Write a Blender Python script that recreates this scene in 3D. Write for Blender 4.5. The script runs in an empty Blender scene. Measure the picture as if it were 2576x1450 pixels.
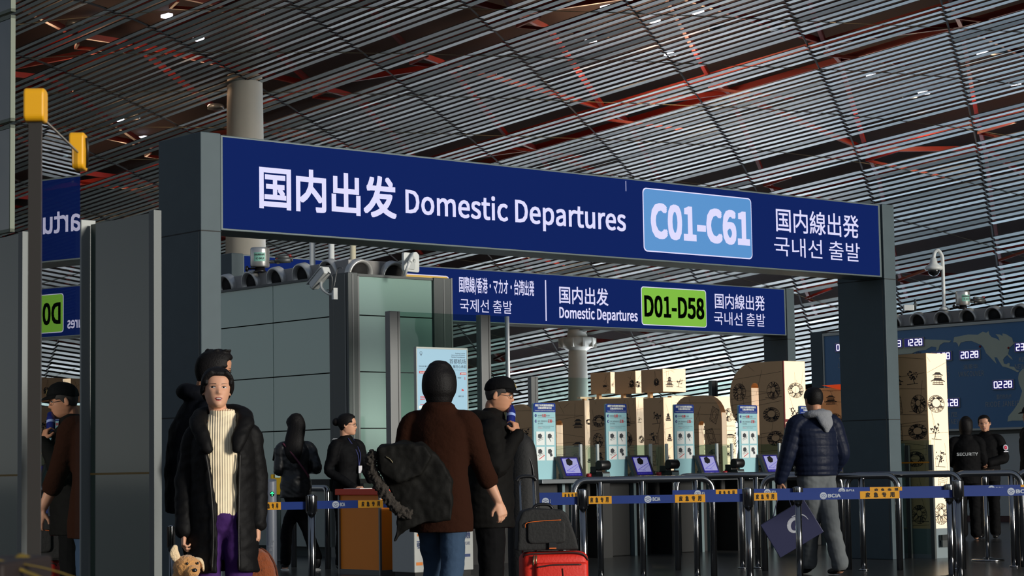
import bpy, bmesh, math, os, random
import numpy as np
from mathutils import Vector, Matrix, Euler
from mathutils.bvhtree import BVHTree
random.seed(7)
C = bpy.context.scene.collection
SC = bpy.context.scene
PI = math.pi

# ---------------------------------------------------------------- camera
FPX, PCX, PCY, EYE = 5300.0, 1288.0, 725.0, 1.05
PITCH = math.atan((1178 - 725) / FPX)
ROLL = 0.016
_f = np.array([0, math.cos(PITCH), math.sin(PITCH)])
_u0 = np.array([0, -math.sin(PITCH), math.cos(PITCH)])
_r0 = np.array([1.0, 0, 0])
_r = math.cos(ROLL) * _r0 - math.sin(ROLL) * _u0
_u = math.sin(ROLL) * _r0 + math.cos(ROLL) * _u0
cam_data = bpy.data.cameras.new('camera')
cam_data.sensor_width = 36.0
cam_data.lens = 36.0 * FPX / 2576.0
cam_data.clip_start = 0.05
cam_data.clip_end = 2000
cam_data.dof.use_dof = True
cam_data.dof.focus_distance = 15.5
cam_data.dof.aperture_fstop = 18.0
cam = bpy.data.objects.new('camera', cam_data)
C.objects.link(cam)
cam.matrix_world = Matrix(((_r[0], _u[0], -_f[0], 0), (_r[1], _u[1], -_f[1], 0), (_r[2], _u[2], -_f[2], EYE), (0, 0, 0, 1)))
SC.camera = cam

# ---------------------------------------------------------------- world, sun, exposure
SC.view_settings.view_transform = 'Standard'
SC.view_settings.look = 'None'
SC.view_settings.gamma = 1.0
SC.view_settings.exposure = 0.0
SUN_DIR = Vector((0.80, -0.60, 0.16)).normalized()      # towards the glazed front of the hall
world = bpy.data.worlds.new('daylight'); SC.world = world; world.use_nodes = True
wn = world.node_tree.nodes; wl = world.node_tree.links
bg = wn['Background']
geo = wn.new('ShaderNodeTexCoord')
sep = wn.new('ShaderNodeSeparateXYZ'); wl.new(geo.outputs['Generated'], sep.inputs[0])
ramp = wn.new('ShaderNodeValToRGB'); mr = wn.new('ShaderNodeMapRange')
mr.inputs['From Min'].default_value = -0.3; mr.inputs['From Max'].default_value = 0.5
wl.new(sep.outputs['Z'], mr.inputs['Value']); wl.new(mr.outputs[0], ramp.inputs[0])
er = ramp.color_ramp
er.elements[0].position = 0.30; er.elements[0].color = (0.30, 0.31, 0.31, 1)
er.elements[1].position = 0.70; er.elements[1].color = (0.25, 0.31, 0.42, 1)
e = er.elements.new(0.385); e.color = (0.84, 0.88, 0.86, 1)
e = er.elements.new(0.46); e.color = (0.78, 0.84, 0.88, 1)
# the hall opens to daylight on its right and front; behind the camera and to the left it is deep interior
dt = wn.new('ShaderNodeVectorMath'); dt.operation = 'DOT_PRODUCT'; dt.inputs[1].default_value = (0.90, -0.43, 0.0); wl.new(geo.outputs['Generated'], dt.inputs[0])
m2 = wn.new('ShaderNodeMapRange'); m2.inputs['From Min'].default_value = 0.05; m2.inputs['From Max'].default_value = 0.75; m2.inputs['To Min'].default_value = 0.75; m2.inputs['To Max'].default_value = 1.0
wl.new(dt.outputs['Value'], m2.inputs['Value'])
vs_ = wn.new('ShaderNodeVectorMath'); vs_.operation = 'SCALE'; wl.new(ramp.outputs[0], vs_.inputs[0]); wl.new(m2.outputs[0], vs_.inputs['Scale'])
wl.new(vs_.outputs[0], bg.inputs['Color'])
bg.inputs['Strength'].default_value = 0.68
sun_d = bpy.data.lights.new('sun', 'SUN'); sun_d.energy = 3.7; sun_d.angle = math.radians(14); sun_d.color = (1.0, 0.95, 0.86)
sun = bpy.data.objects.new('sun', sun_d); C.objects.link(sun)
sun.rotation_euler = SUN_DIR.to_track_quat('Z', 'Y').to_euler()

# ---------------------------------------------------------------- placing helpers
def ray(px, py):
    d = _f * FPX + _r * (px - PCX) - _u * (py - PCY)
    return d / d[1]
CAM = np.array([0, 0, EYE])
def at(px, py, Y):
    return Vector(CAM + ray(px, py) * Y)
def gx(px, Y):
    """ground point below pixel column px (taken on the horizon) at distance Y"""
    p = at(px, 1178 - ROLL * (px - PCX), Y); return Vector((p.x, p.y, 0))
AU = math.radians(40.5)
U3 = Vector((math.cos(AU), math.sin(AU), 0)); V3 = Vector((-math.sin(AU), math.cos(AU), 0))
ROT_U = AU                       # local x runs along U, -y faces right and front
ROT_V = AU - PI / 2              # local x runs along -V, -y faces left and front
def onpl(px, py, O, dv):
    n = np.array([-dv[1], dv[0], 0]); d = ray(px, py)
    t = ((np.array(O) - CAM) @ n) / (d @ n); p = CAM + d * t
    return float((p - np.array(O)) @ np.array(dv)), float(p[2])

# ---------------------------------------------------------------- materials
def lin(c):
    return tuple(((v / 255) / 12.92 if v / 255 <= 0.04045 else ((v / 255 + 0.055) / 1.055) ** 2.4) for v in c[:3])
MATS = {}
def mat(name, rgb=(128, 128, 128), rough=0.5, metal=0.0, emit=0.0, spec=0.5, noise=0.0, nscale=30, bump=0.0, bscale=80, ecol=None, sheen=0, coat=0):
    if name in MATS: return MATS[name]
    m = bpy.data.materials.new(name); m.use_nodes = True
    nt = m.node_tree; b = nt.nodes['Principled BSDF']
    col = (*lin(rgb), 1)
    b.inputs['Base Color'].default_value = col
    b.inputs['Roughness'].default_value = rough
    b.inputs['Metallic'].default_value = metal
    b.inputs['Specular IOR Level'].default_value = spec
    if coat: b.inputs['Coat Weight'].default_value = coat
    if sheen: b.inputs['Sheen Weight'].default_value = sheen
    if emit:
        b.inputs['Emission Color'].default_value = (*lin(ecol or rgb), 1); b.inputs['Emission Strength'].default_value = emit
    if noise or bump:
        tc = nt.nodes.new('ShaderNodeTexCoord')
        nz = nt.nodes.new('ShaderNodeTexNoise'); nz.inputs['Scale'].default_value = nscale; nz.inputs['Detail'].default_value = 4
        nt.links.new(tc.outputs['Object'], nz.inputs['Vector'])
        if noise:
            mp = nt.nodes.new('ShaderNodeMapRange'); mp.inputs['To Min'].default_value = 1 - noise; mp.inputs['To Max'].default_value = 1 + noise
            nt.links.new(nz.outputs['Fac'], mp.inputs['Value'])
            vm = nt.nodes.new('ShaderNodeVectorMath'); vm.operation = 'SCALE'; vm.inputs[0].default_value = col[:3]
            nt.links.new(mp.outputs[0], vm.inputs['Scale']); nt.links.new(vm.outputs[0], b.inputs['Base Color'])
        if bump:
            n2 = nt.nodes.new('ShaderNodeTexNoise'); n2.inputs['Scale'].default_value = bscale; n2.inputs['Detail'].default_value = 3
            nt.links.new(tc.outputs['Object'], n2.inputs['Vector'])
            bp = nt.nodes.new('ShaderNodeBump'); bp.inputs['Strength'].default_value = bump; bp.inputs['Distance'].default_value = 0.01
            nt.links.new(n2.outputs['Fac'], bp.inputs['Height']); nt.links.new(bp.outputs[0], b.inputs['Normal'])
    MATS[name] = m
    return m
def mat_glass(name, tint=(200, 220, 215), refl=1.0, rough=0.0, ior=1.5, wave=0.0):
    """thin architectural glass: tinted see-through with a Fresnel reflection"""
    if name in MATS: return MATS[name]
    m = bpy.data.materials.new(name); m.use_nodes = True; nt = m.node_tree; nt.nodes.clear()
    out = nt.nodes.new('ShaderNodeOutputMaterial'); mx = nt.nodes.new('ShaderNodeMixShader')
    tr = nt.nodes.new('ShaderNodeBsdfTransparent'); tr.inputs[0].default_value = (*lin(tint), 1)
    gl = nt.nodes.new('ShaderNodeBsdfGlossy'); gl.inputs['Roughness'].default_value = rough; gl.inputs[0].default_value = (refl, refl, refl, 1)
    fr = nt.nodes.new('ShaderNodeFresnel'); fr.inputs[0].default_value = ior
    gb = nt.nodes.new('ShaderNodeNewGeometry'); iv = nt.nodes.new('ShaderNodeMath'); iv.operation = 'SUBTRACT'; iv.inputs[0].default_value = 1.0; nt.links.new(gb.outputs['Backfacing'], iv.inputs[1])
    ml = nt.nodes.new('ShaderNodeMath'); ml.operation = 'MULTIPLY'; nt.links.new(fr.outputs[0], ml.inputs[0]); nt.links.new(iv.outputs[0], ml.inputs[1])
    nt.links.new(ml.outputs[0], mx.inputs[0]); nt.links.new(tr.outputs[0], mx.inputs[1]); nt.links.new(gl.outputs[0], mx.inputs[2])
    nt.links.new(mx.outputs[0], out.inputs[0])
    if wave:
        tc = nt.nodes.new('ShaderNodeTexCoord'); nz = nt.nodes.new('ShaderNodeTexNoise'); nz.inputs['Scale'].default_value = 1.6
        nt.links.new(tc.outputs['Object'], nz.inputs['Vector'])
        bp = nt.nodes.new('ShaderNodeBump'); bp.inputs['Strength'].default_value = wave; bp.inputs['Distance'].default_value = 0.05
        nt.links.new(nz.outputs['Fac'], bp.inputs['Height']); nt.links.new(bp.outputs[0], gl.inputs['Normal'])
    MATS[name] = m
    return m
def mat_frosted(name, rgb, wave=0.12, spec=1.0, rough=0.03, scale=1.0):
    """back-painted glass: coloured body under a slightly wavy mirror-like front"""
    if name in MATS: return MATS[name]
    m = mat(name, rgb, rough=rough, spec=spec, coat=0.0)
    nt = m.node_tree; b = nt.nodes['Principled BSDF']; b.inputs['IOR'].default_value = 1.55
    tc = nt.nodes.new('ShaderNodeTexCoord'); nz = nt.nodes.new('ShaderNodeTexNoise'); nz.inputs['Scale'].default_value = scale; nz.inputs['Detail'].default_value = 1.5
    nt.links.new(tc.outputs['Object'], nz.inputs['Vector'])
    bp = nt.nodes.new('ShaderNodeBump'); bp.inputs['Strength'].default_value = wave; bp.inputs['Distance'].default_value = 0.1
    nt.links.new(nz.outputs['Fac'], bp.inputs['Height']); nt.links.new(bp.outputs[0], b.inputs['Normal'])
    return m

# ---------------------------------------------------------------- mesh helpers
class MB:
    """collects shapes and links them as ONE mesh object"""
    def __init__(s): s.v = []; s.f = []; s.sm = []
    def add(s, vs, fs, smooth=False):
        o = len(s.v); s.v += [tuple(p) for p in vs]; s.f += [tuple(i + o for i in f) for f in fs]; s.sm += [smooth] * len(fs); return s
    def box(s, x0, x1, y0, y1, z0, z1, M=None):
        vs = [Vector((x, y, z)) for z in (z0, z1) for y in (y0, y1) for x in (x0, x1)]
        if M is not None: vs = [M @ p for p in vs]
        return s.add(vs, [(0, 2, 3, 1), (4, 5, 7, 6), (0, 1, 5, 4), (2, 6, 7, 3), (0, 4, 6, 2), (1, 3, 7, 5)])
    def prism(s, pts, y0, y1, M=None):
        """outline in x,z pushed from y0 (front) to y1"""
        n = len(pts); a = sum(pts[i][0] * pts[(i + 1) % n][1] - pts[(i + 1) % n][0] * pts[i][1] for i in range(n))
        if a < 0: pts = pts[::-1]
        vs = [Vector((p[0], y0, p[1])) for p in pts] + [Vector((p[0], y1, p[1])) for p in pts]
        if M is not None: vs = [M @ p for p in vs]
        return s.add(vs, [tuple(range(n)), tuple(range(2 * n - 1, n - 1, -1))] + [(i, i + n, (i + 1) % n + n, (i + 1) % n) for i in range(n)])
    def tube(s, pts, r, n=12, cap=True, smooth=True, ref=None):
        pts = [Vector(p) for p in pts]; rs = r if isinstance(r, (list, tuple)) else [r] * len(pts)
        rs = [q if isinstance(q, (list, tuple)) else (q, q) for q in rs]
        vs = []; t0 = None; side = None
        for i, p in enumerate(pts):
            t = (pts[min(i + 1, len(pts) - 1)] - pts[max(i - 1, 0)]); t = t.normalized() if t.length > 1e-9 else Vector((0, 0, 1))
            if side is None:
                rf = Vector(ref) if ref else (Vector((1, 0, 0)) if abs(t.x) < 0.8 else Vector((0, 1, 0)))
                side = (rf - t * rf.dot(t)).normalized()
            else:
                side = (side - t * side.dot(t)); side = side.normalized() if side.length > 1e-6 else Vector((1, 0, 0))
            nor = t.cross(side)
            for k in range(n):
                a = 2 * PI * k / n
                vs.append(p + side * (math.cos(a) * rs[i][0]) + nor * (math.sin(a) * rs[i][1]))
        fs = []
        for i in range(len(pts) - 1):
            for k in range(n):
                fs.append((i * n + k, i * n + (k + 1) % n, (i + 1) * n + (k + 1) % n, (i + 1) * n + k))
        o = len(s.v); s.add(vs, fs, smooth)
        if cap:
            s.f.append(tuple(o + k for k in range(n - 1, -1, -1))); s.f.append(tuple(o + (len(pts) - 1) * n + k for k in range(n))); s.sm += [False, False]
        return s
    def lathe(s, prof, c=(0, 0, 0), n=24, M=None, cap=True):
        vs = []
        for r, z in prof:
            for k in range(n):
                a = 2 * PI * k / n; vs.append(Vector((c[0] + r * math.cos(a), c[1] + r * math.sin(a), c[2] + z)))
        if M is not None: vs = [M @ p for p in vs]
        fs = [(i * n + k, i * n + (k + 1) % n, (i + 1) * n + (k + 1) % n, (i + 1) * n + k) for i in range(len(prof) - 1) for k in range(n)]
        o = len(s.v); s.add(vs, fs, True)
        if cap:
            s.f.append(tuple(o + k for k in range(n - 1, -1, -1))); s.f.append(tuple(o + (len(prof) - 1) * n + k for k in range(n))); s.sm += [False, False]
        return s
    def ball(s, c, r, n=16, m=10, M=None):
        r = r if isinstance(r, (list, tuple)) else (r, r, r); vs = []
        for j in range(1, m):
            t = PI * j / m
            for k in range(n):
                a = 2 * PI * k / n; vs.append(Vector((c[0] + r[0] * math.sin(t) * math.cos(a), c[1] + r[1] * math.sin(t) * math.sin(a), c[2] - r[2] * math.cos(t))))
        vs += [Vector((c[0], c[1], c[2] - r[2])), Vector((c[0], c[1], c[2] + r[2]))]
        if M is not None: vs = [M @ p for p in vs]
        b, tt = (m - 1) * n, (m - 1) * n + 1
        fs = [(j * n + k, j * n + (k + 1) % n, (j + 1) * n + (k + 1) % n, (j + 1) * n + k) for j in range(m - 2) for k in range(n)]
        fs += [(b, (k + 1) % n, k) for k in range(n)] + [((m - 2) * n + k, (m - 2) * n + (k + 1) % n, tt) for k in range(n)]
        return s.add(vs, fs, True)
    def mesh(s, name):
        me = bpy.data.meshes.new(name); me.from_pydata(s.v, [], s.f)
        me.polygons.foreach_set('use_smooth', s.sm); me.update(); return me
    def build(s, name, m=None, parent=None, bevel=0.0):
        me = s.mesh(name)
        if m: me.materials.append(m)
        o = bpy.data.objects.new(name, me); C.objects.link(o)
        if parent is not None: o.parent = parent
        if bevel:
            b = o.modifiers.new('edge', 'BEVEL'); b.width = bevel; b.segments = 2; b.limit_method = 'ANGLE'
        return o
def tag(o, label=None, cat=None, group=None, kind=None):
    if label: o['label'] = label
    if cat: o['category'] = cat
    if group: o['group'] = group
    if kind: o['kind'] = kind
    return o
def thing(name, loc, rz, label, cat, group=None):
    o = bpy.data.objects.new(name, None); C.objects.link(o); o.empty_display_size = 0.1
    o.location = loc; o.rotation_euler = (0, 0, rz); return tag(o, label, cat, group)
def copy_tree(o, parent=None):
    c = o.copy(); C.objects.link(c)
    if parent is not None: c.parent = parent
    for ch in list(o.children): copy_tree(ch, c)
    return c
def bez(pts, n=6):
    """Catmull-Rom through points"""
    P = [np.array(p, float) for p in pts]; out = []
    for i in range(len(P) - 1):
        a, b, c, d = P[max(i - 1, 0)], P[i], P[i + 1], P[min(i + 2, len(P) - 1)]
        for k in range(n):
            t = k / n
            out.append(0.5 * (2 * b + (c - a) * t + (2 * a - 5 * b + 4 * c - d) * t * t + (3 * b - a - 3 * c + d) * t ** 3))
    out.append(P[-1]); return out
def rrect(x0, x1, z0, z1, r, n=5):
    pts = []
    for cx, cz, a0 in ((x1 - r, z0 + r, -PI / 2), (x1 - r, z1 - r, 0), (x0 + r, z1 - r, PI / 2), (x0 + r, z0 + r, PI)):
        for k in range(n + 1):
            a = a0 + PI / 2 * k / n; pts.append((cx + r * math.cos(a), cz + r * math.sin(a)))
    return pts
_txt = {}
try: FONT = bpy.data.fonts.load(os.path.join(bpy.utils.system_resource('DATAFILES', path='fonts'), 'Noto Sans CJK Regular.woff2'))     # Blender's own sans-serif
except Exception: FONT = None
def text_data(body, bold):
    key = (body, bold)
    if key not in _txt:
        cu = bpy.data.curves.new('t', 'FONT'); cu.body = body
        if FONT: cu.font = FONT
        cu.size = 1.0; cu.offset = 0.0; cu.resolution_u = 3; cu.extrude = 0.0
        o = bpy.data.objects.new('t', cu); C.objects.link(o)
        dg = bpy.context.evaluated_depsgraph_get(); dg.update()
        me = bpy.data.meshes.new_from_object(o.evaluated_get(dg))
        vs = np.array([v.co[:] for v in me.vertices]) if len(me.vertices) else np.zeros((1, 3))
        fs = [tuple(p.vertices) for p in me.polygons]
        bpy.data.objects.remove(o); bpy.data.curves.remove(cu); bpy.data.meshes.remove(me)
        if bold > 0:                       # heavier strokes: the outline struck several times, slightly shifted
            n0 = len(vs); sh = [(a * bold, b * bold) for a in (-1, 0, 1) for b in (-1, 0, 1)]
            vs = np.concatenate([vs + np.array([a * 0.8, b * 0.8, k * 0.0001]) for k, (a, b) in enumerate(sh)]); fs = [tuple(i + n0 * k for i in f) for k in range(9) for f in fs]
        _txt[key] = (vs, fs)
    return _txt[key]
def text(body, x0, x1, z0, z1, y, name, m, parent, bold=0.0, flip=False, mb=None):
    """lettering fitted into a box of the local x,z plane, facing -y"""
    vs, fs = text_data(body, bold); lo, hi = vs.min(0), vs.max(0)
    sx = (x1 - x0) / max(hi[0] - lo[0], 1e-6); sz = (z1 - z0) / max(hi[1] - lo[1], 1e-6)
    pts = [(x0 + (p[0] - lo[0]) * sx, y - p[2], z0 + (p[1] - lo[1]) * sz) for p in vs]
    b = mb or MB(); b.add(pts, fs)
    if mb is None: return b.build(name, m, parent)
# ================================================================ materials
FACADE = 20.0                      # glow of the far glass front, raised to light the ceiling
ALU = mat('brushed_aluminium', (112, 114, 114), 0.42, 0.6)
ALUD = mat('grey_aluminium', (80, 84, 84), 0.45, 0.5)
CHROME = mat('polished_steel', (150, 150, 150), 0.16, 1.0)
GANTRY = mat('grey_gantry_paint', (74, 87, 92), 0.55, 0.0, spec=0.25, noise=0.10, nscale=6)
GANTRYD = mat('grey_sign_frame', (88, 100, 102), 0.5, 0.25)
BLACK = mat('black_plastic', (16, 16, 18), 0.4)
DARK = mat('dark_cladding', (10, 11, 11), 0.6)
WHITEP = mat('white_plastic', (215, 218, 215), 0.4)
SIGNBLUE = mat('backlit_blue', (2, 2, 6), 0.4, spec=0.0, emit=0.80, ecol=(20, 40, 104))
LETTER = mat('backlit_white', (120, 120, 140), 0.4, spec=0.05, emit=0.72, ecol=(222, 220, 255))
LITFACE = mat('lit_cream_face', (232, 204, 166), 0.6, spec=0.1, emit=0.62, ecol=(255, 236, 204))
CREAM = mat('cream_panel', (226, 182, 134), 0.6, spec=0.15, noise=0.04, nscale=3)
INK = mat('line_art_ink', (38, 30, 28), 0.7)
CLEAR = mat_glass('clear_glass', (232, 242, 238), ior=1.45)
CLEARW = mat_glass('wavy_clear_glass', (216, 230, 225), wave=0.012)
KIOSKR = mat_frosted('back_painted_glass_front', (142, 172, 162), wave=0.012, scale=0.9)
KIOSK = mat_frosted('back_painted_glass', (150, 182, 168), wave=0.07, scale=0.9)
REDSTEEL = mat('red_steel', (120, 20, 8), 0.5, noise=0.2, nscale=1)

# ================================================================ ceiling
def nd(v): v = np.array(v, float); return v / np.linalg.norm(v)
G = nd(ray(-4100, 1950)); G = -G            # along the slats, rising to the right
gh = nd([G[0], G[1], 0]); GS = G[2] / math.hypot(G[0], G[1])      # rise per metre
EC = np.array([gh[1] * -1, gh[0], 0]);
if EC[1] < 0: EC = -EC
SEAM = nd([ray(2850, 1650)[0], 1.0, 0]); SN = np.array([SEAM[1], -SEAM[0], 0])     # seam direction and its normal
def ch(d): return float(d @ EC), float(d[2] - GS * (d @ gh))
def beta(px, py):
    c, h = ch(ray(px, py)); return math.atan2(h, c)
XR = 1400.0
def pitch_px(y): return float(np.interp(y, [-300, 50, 370, 560, 700, 850, 1100], [18.5, 14, 9.6, 9.6, 10.4, 10.6, 10.2]))
n1 = nd(np.cross(ray(2850, 1650), ray(-4100, 1950)))             # first bay's plane
if n1[2] < 0: n1 = -n1
tdir = np.cross(n1, G); tc, th = ch(tdir)
if tc < 0: tc, th = -tc, -th
tang0 = math.atan2(th, tc)
R0 = 58.0
b0 = beta(XR, 50)
gam0 = b0 - tang0
db = abs(beta(XR, 57) - beta(XR, 43)); W = R0 * db / math.sin(gam0)
def integrate(y, r, step, n):
    out = []; b = beta(XR, y)
    for _ in range(n):
        y2 = y + step * pitch_px(y); b2 = beta(XR, y2); d = abs(b2 - b)
        sg = min(0.95, d * r / W); r = r + (W * math.sqrt(1 - sg * sg)) * (1 if step > 0 else -1)
        y, b = y2, b2; out.append((r * math.cos(b), EYE + r * math.sin(b), y))
        if y > 1095 or y < -900 : break
    return out
far = integrate(50, R0, 1, 140); near = integrate(50, R0, -1, 60)
CURVE = near[::-1] + [(R0 * math.cos(b0), EYE + R0 * math.sin(b0), 50)] + far
NS = len(CURVE)
def cpos(i, t, lift=0.0):
    """point on slat i (fractional) at distance t along the slats"""
    i = max(0, min(NS - 1.001, i)); k = int(i); f = i - k
    c = CURVE[k][0] * (1 - f) + CURVE[k + 1][0] * f; h = CURVE[k][1] * (1 - f) + CURVE[k + 1][1] * f
    p = EC * c + gh * t; p[2] = h + GS * t + lift; return p
def ceil_hit(px, py):
    """slat index and t below a pixel"""
    b = beta(px, py); d = ray(px, py)
    for k in range(NS - 1):
        b1 = math.atan2(CURVE[k][1] - EYE, CURVE[k][0]); b2 = math.atan2(CURVE[k + 1][1] - EYE, CURVE[k + 1][0])
        if (b1 - b) * (b2 - b) <= 0:
            f = (b1 - b) / (b1 - b2 + 1e-12); c = CURVE[k][0] * (1 - f) + CURVE[k + 1][0] * f
            Y = c / (d @ EC); return k + f, float((d * Y) @ gh)
    return None
# seams: vertical planes with normal SN, read from where they cross the picture
sv = []
for px, py in ((232, 0), (695, 0), (1124, 0), (1564, 0), (1983, 0), (2390, 0)):
    i, t = ceil_hit(px, py); sv.append(float(cpos(i, t) @ SN))
SPC = float(np.mean(np.diff(sv))); S0 = float(np.mean([v - k * SPC for k, v in enumerate(sv)]))
gap_of = lambda i: (i - GAP0) % 26
i_g, _ = ceil_hit(1200, 22); GAP0 = int(round(i_g)) - 0
def missing(i): return gap_of(i) in (0, 1, 6, 7)
SLAT = mat('ceiling_slat', (150, 158, 152), 0.42, 0.0, noise=0.05, nscale=0.3)
rc = random.Random(3)
sl = MB(); hw = W * 0.285; T0, T1 = -240, 110
dn = -(G * 0)
tilt_run = {}
for i in range(NS - 1):
    if missing(i): continue
    a = cpos(i, 0); b = cpos(min(i + 1, NS - 1.01), 0)
    ct = nd(b - a); nn = nd(np.cross(ct, G));
    if nn[2] < 0: nn = -nn
    kk = []
    base = cpos(i, 0) @ SN; per = G @ SN / np.linalg.norm([G[0], G[1]])
    k0 = int(math.floor((base + T0 * (gh @ SN) - S0) / SPC)); k1 = int(math.ceil((base + T1 * (gh @ SN) - S0) / SPC))
    if k0 > k1: k0, k1 = k1, k0
    for k in range(k0, k1):
        ta = (S0 + k * SPC - base) / (gh @ SN); tb = (S0 + (k + 1) * SPC - base) / (gh @ SN)
        if ta > tb: ta, tb = tb, ta
        ta += 0.07; tb -= 0.07
        if tb < T0 or ta > T1: continue
        if cpos(i, tb)[2] < 1.5: continue
        tl = rc.gauss(0, 0.055) + (rc.random() < 0.05) * 0.16
        wv = ct * math.cos(tl) + nn * math.sin(tl); nv = nn * math.cos(tl) - ct * math.sin(tl)
        A = cpos(i, ta); B = cpos(i, tb); th_ = 0.03
        vs = [A - wv * hw, A + wv * hw, B + wv * hw, B - wv * hw]
        vs = vs + [v + nv * th_ for v in vs]
        sl.add(vs, [(0, 3, 2, 1), (4, 5, 6, 7), (0, 1, 5, 4), (2, 3, 7, 6), (1, 2, 6, 5), (3, 0, 4, 7)])
SLATE_ = mat('slat_side_shade', (34, 35, 35), 0.6)  # shade between slats put into a dark colour for sides and tops
co_ = sl.build('ceiling', SLAT); co_.data.materials.append(SLATE_)
co_.data.polygons.foreach_set('material_index', [0, 1, 1, 1, 1, 1] * (len(co_.data.polygons) // 6))
tag(co_, 'curved ceiling of parallel grey metal slats over the hall', 'ceiling', kind='structure')
# thin rods along the seams and along the third direction of the grid
rod = MB(); rodm = mat('dark_rod', (10, 8, 8), 0.9)
def follow(fn, i0, i1, r, mb, n=6, step=3, lift=0.0):
    pts = []
    for i in np.arange(i0, i1, step):
        t = fn(i)
        if T0 < t < T1: pts.append(cpos(i, t, lift))
    if len(pts) > 1: mb.tube(pts, r, n, smooth=False)
kall = range(-45, 26)
for k in kall:
    follow(lambda i: (S0 + k * SPC - cpos(i, 0) @ SN) / (gh @ SN), 0, NS - 1, 0.04, rod, 4, 3, 0.04)
ia, ta = ceil_hit(900, 129); ib, tb = ceil_hit(1800, 159)
wd = cpos(ib, tb) - cpos(ia, ta); wd = nd([wd[0], wd[1], 0]); WN = np.array([-wd[1], wd[0], 0])
wv_ = []
for py in (19, 129, 238, 330):
    i, t = ceil_hit(900, py); wv_.append(float(cpos(i, t) @ WN))
WS = float(np.mean(np.diff(wv_)))
wire = MB()
for k in range(-40, 30):
    val = wv_[0] + k * WS
    follow(lambda i: (val - cpos(i, 0) @ WN) / (gh @ WN), 0, NS - 1, 0.012, wire, 4, 2, -0.005)
tag(rod.build('trim_1', rodm), 'thin dark rods along the seams of the slat ceiling', 'ceiling trim', kind='structure')
tag(wire.build('trim_5', mat('pale_wire', (110, 104, 84), 0.5)), 'fine pale wires crossing under the slat ceiling', 'ceiling trim', kind='structure')
# red roof steel above the slats
st = MB()
def beam(A, B, w, h):
    A = np.array(A); B = np.array(B); d = nd(B - A); s = nd(np.cross(d, [0, 0, 1])); n = np.cross(s, d)
    vs = [P + s * (x * w) + n * (z * h) for P in (A, B) for x, z in ((-.5, -.5), (.5, -.5), (.5, .5), (-.5, .5))]
    st.add(vs, [(3, 2, 1, 0), (4, 5, 6, 7), (0, 1, 5, 4), (1, 2, 6, 5), (2, 3, 7, 6), (3, 0, 4, 7)])
cols_i = [i for i in range(NS - 1) if gap_of(i) in (11, 20)]
nodes = {}
for i in cols_i:
    for k in kall:
        t = (S0 + k * SPC - cpos(i, 0) @ SN) / (gh @ SN)
        if T0 < t < T1: nodes[(i, k)] = t
for (i, k), t in nodes.items():
    up = 1.6 if gap_of(i) == 11 else 2.4
    if (i, k + 1) in nodes: beam(cpos(i, t, up), cpos(i, nodes[(i, k + 1)], up), 0.18, 0.26)
    j = cols_i.index(i)
    if j + 1 < len(cols_i):
        i2 = cols_i[j + 1]; up2 = 1.6 if gap_of(i2) == 11 else 2.4
        for dk in ((0, 1) if (i + k) % 2 else (0,)):
            if (i2, k + dk) in nodes: beam(cpos(i, t, up), cpos(i2, nodes[(i2, k + dk)], up2), 0.16, 0.22)
    beam(cpos(i, t, 0.05), cpos(i, t, up), 0.10, 0.10)
    if gap_of(i) == 11:
        tm = t + abs(SPC / (gh @ SN)) * 0.5
        beam(cpos(i, t, 1.1), cpos(i + 4, tm, 0.35), 0.10, 0.12); beam(cpos(max(i - 4, 0), tm, 0.35), cpos(i, t, 1.1), 0.10, 0.12)
tag(st.build('trim_2', REDSTEEL), 'red painted roof steel seen through the slats', 'roof steel', kind='structure')
dk = MB(); seg = list(range(0, NS - 1, 4)) + [NS - 2]
vs = [cpos(i, t, 3.6) for i in seg for t in (T0, T1)]
dk.add(vs, [(2 * a, 2 * a + 1, 2 * a + 3, 2 * a + 2) for a in range(len(seg) - 1)])
vs = [cpos(i, t, 3.8) for i in seg for t in (T0, T1)]
dk.add(vs, [(2 * a, 2 * a + 2, 2 * a + 3, 2 * a + 1) for a in range(len(seg) - 1)])
tag(dk.build('roof', mat('roof_deck', (30, 10, 8), 0.9)), 'dark red roof deck above the slats', 'roof', kind='structure')
fa = MB()  # fascia added to keep sun out of the void above the slats
for t_ in (T0 + 1, T1 - 1):
    vs = []
    for i in seg: vs += [cpos(i, t_, -0.05), cpos(i, t_, 3.7)]
    fa.add(vs, [(2 * a, 2 * a + 1, 2 * a + 3, 2 * a + 2) for a in range(len(seg) - 1)])
for i in (0, NS - 2):
    fa.add([cpos(i, T0, -0.05), cpos(i, T1, -0.05), cpos(i, T1, 3.7), cpos(i, T0, 3.7)], [(0, 1, 2, 3)])
tag(fa.build('trim_4', MATS['roof_deck']), 'unseen fascia added around the roof void to keep daylight out', 'roof edge', kind='structure')
# glow boxes added as white glints, each with an unseen lamp warming the steel
GLINT = mat('glint_glow', (235, 240, 255), 0.5, emit=3.0, ecol=(235, 240, 255))
def void_glow(px, py, power, colr, w=0.22, l=0.5):
    h = ceil_hit(px, py)
    if not h: return
    p = cpos(h[0], h[1], 3.3)
    m = MB(); m.box(-l / 2, l / 2, -w / 2, w / 2, 0, 0.12)
    o = m.build('trim_3', GLINT); o.location = Vector(p); o.rotation_euler = (0, 0, math.atan2(gh[1], gh[0]))
    tag(o, 'small glow box added above the slats for white glints', 'roof light', 'glow boxes added above the slats', 'structure')
    ld = bpy.data.lights.new('void_glow', 'POINT'); ld.energy = power * 0.5; ld.color = colr; ld.shadow_soft_size = 0.3
    lo = bpy.data.objects.new('void_glow', ld); C.objects.link(lo); lo.location = Vector(cpos(h[0], h[1], 0.9))
WARM = (1.0, 0.62, 0.36)
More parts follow.
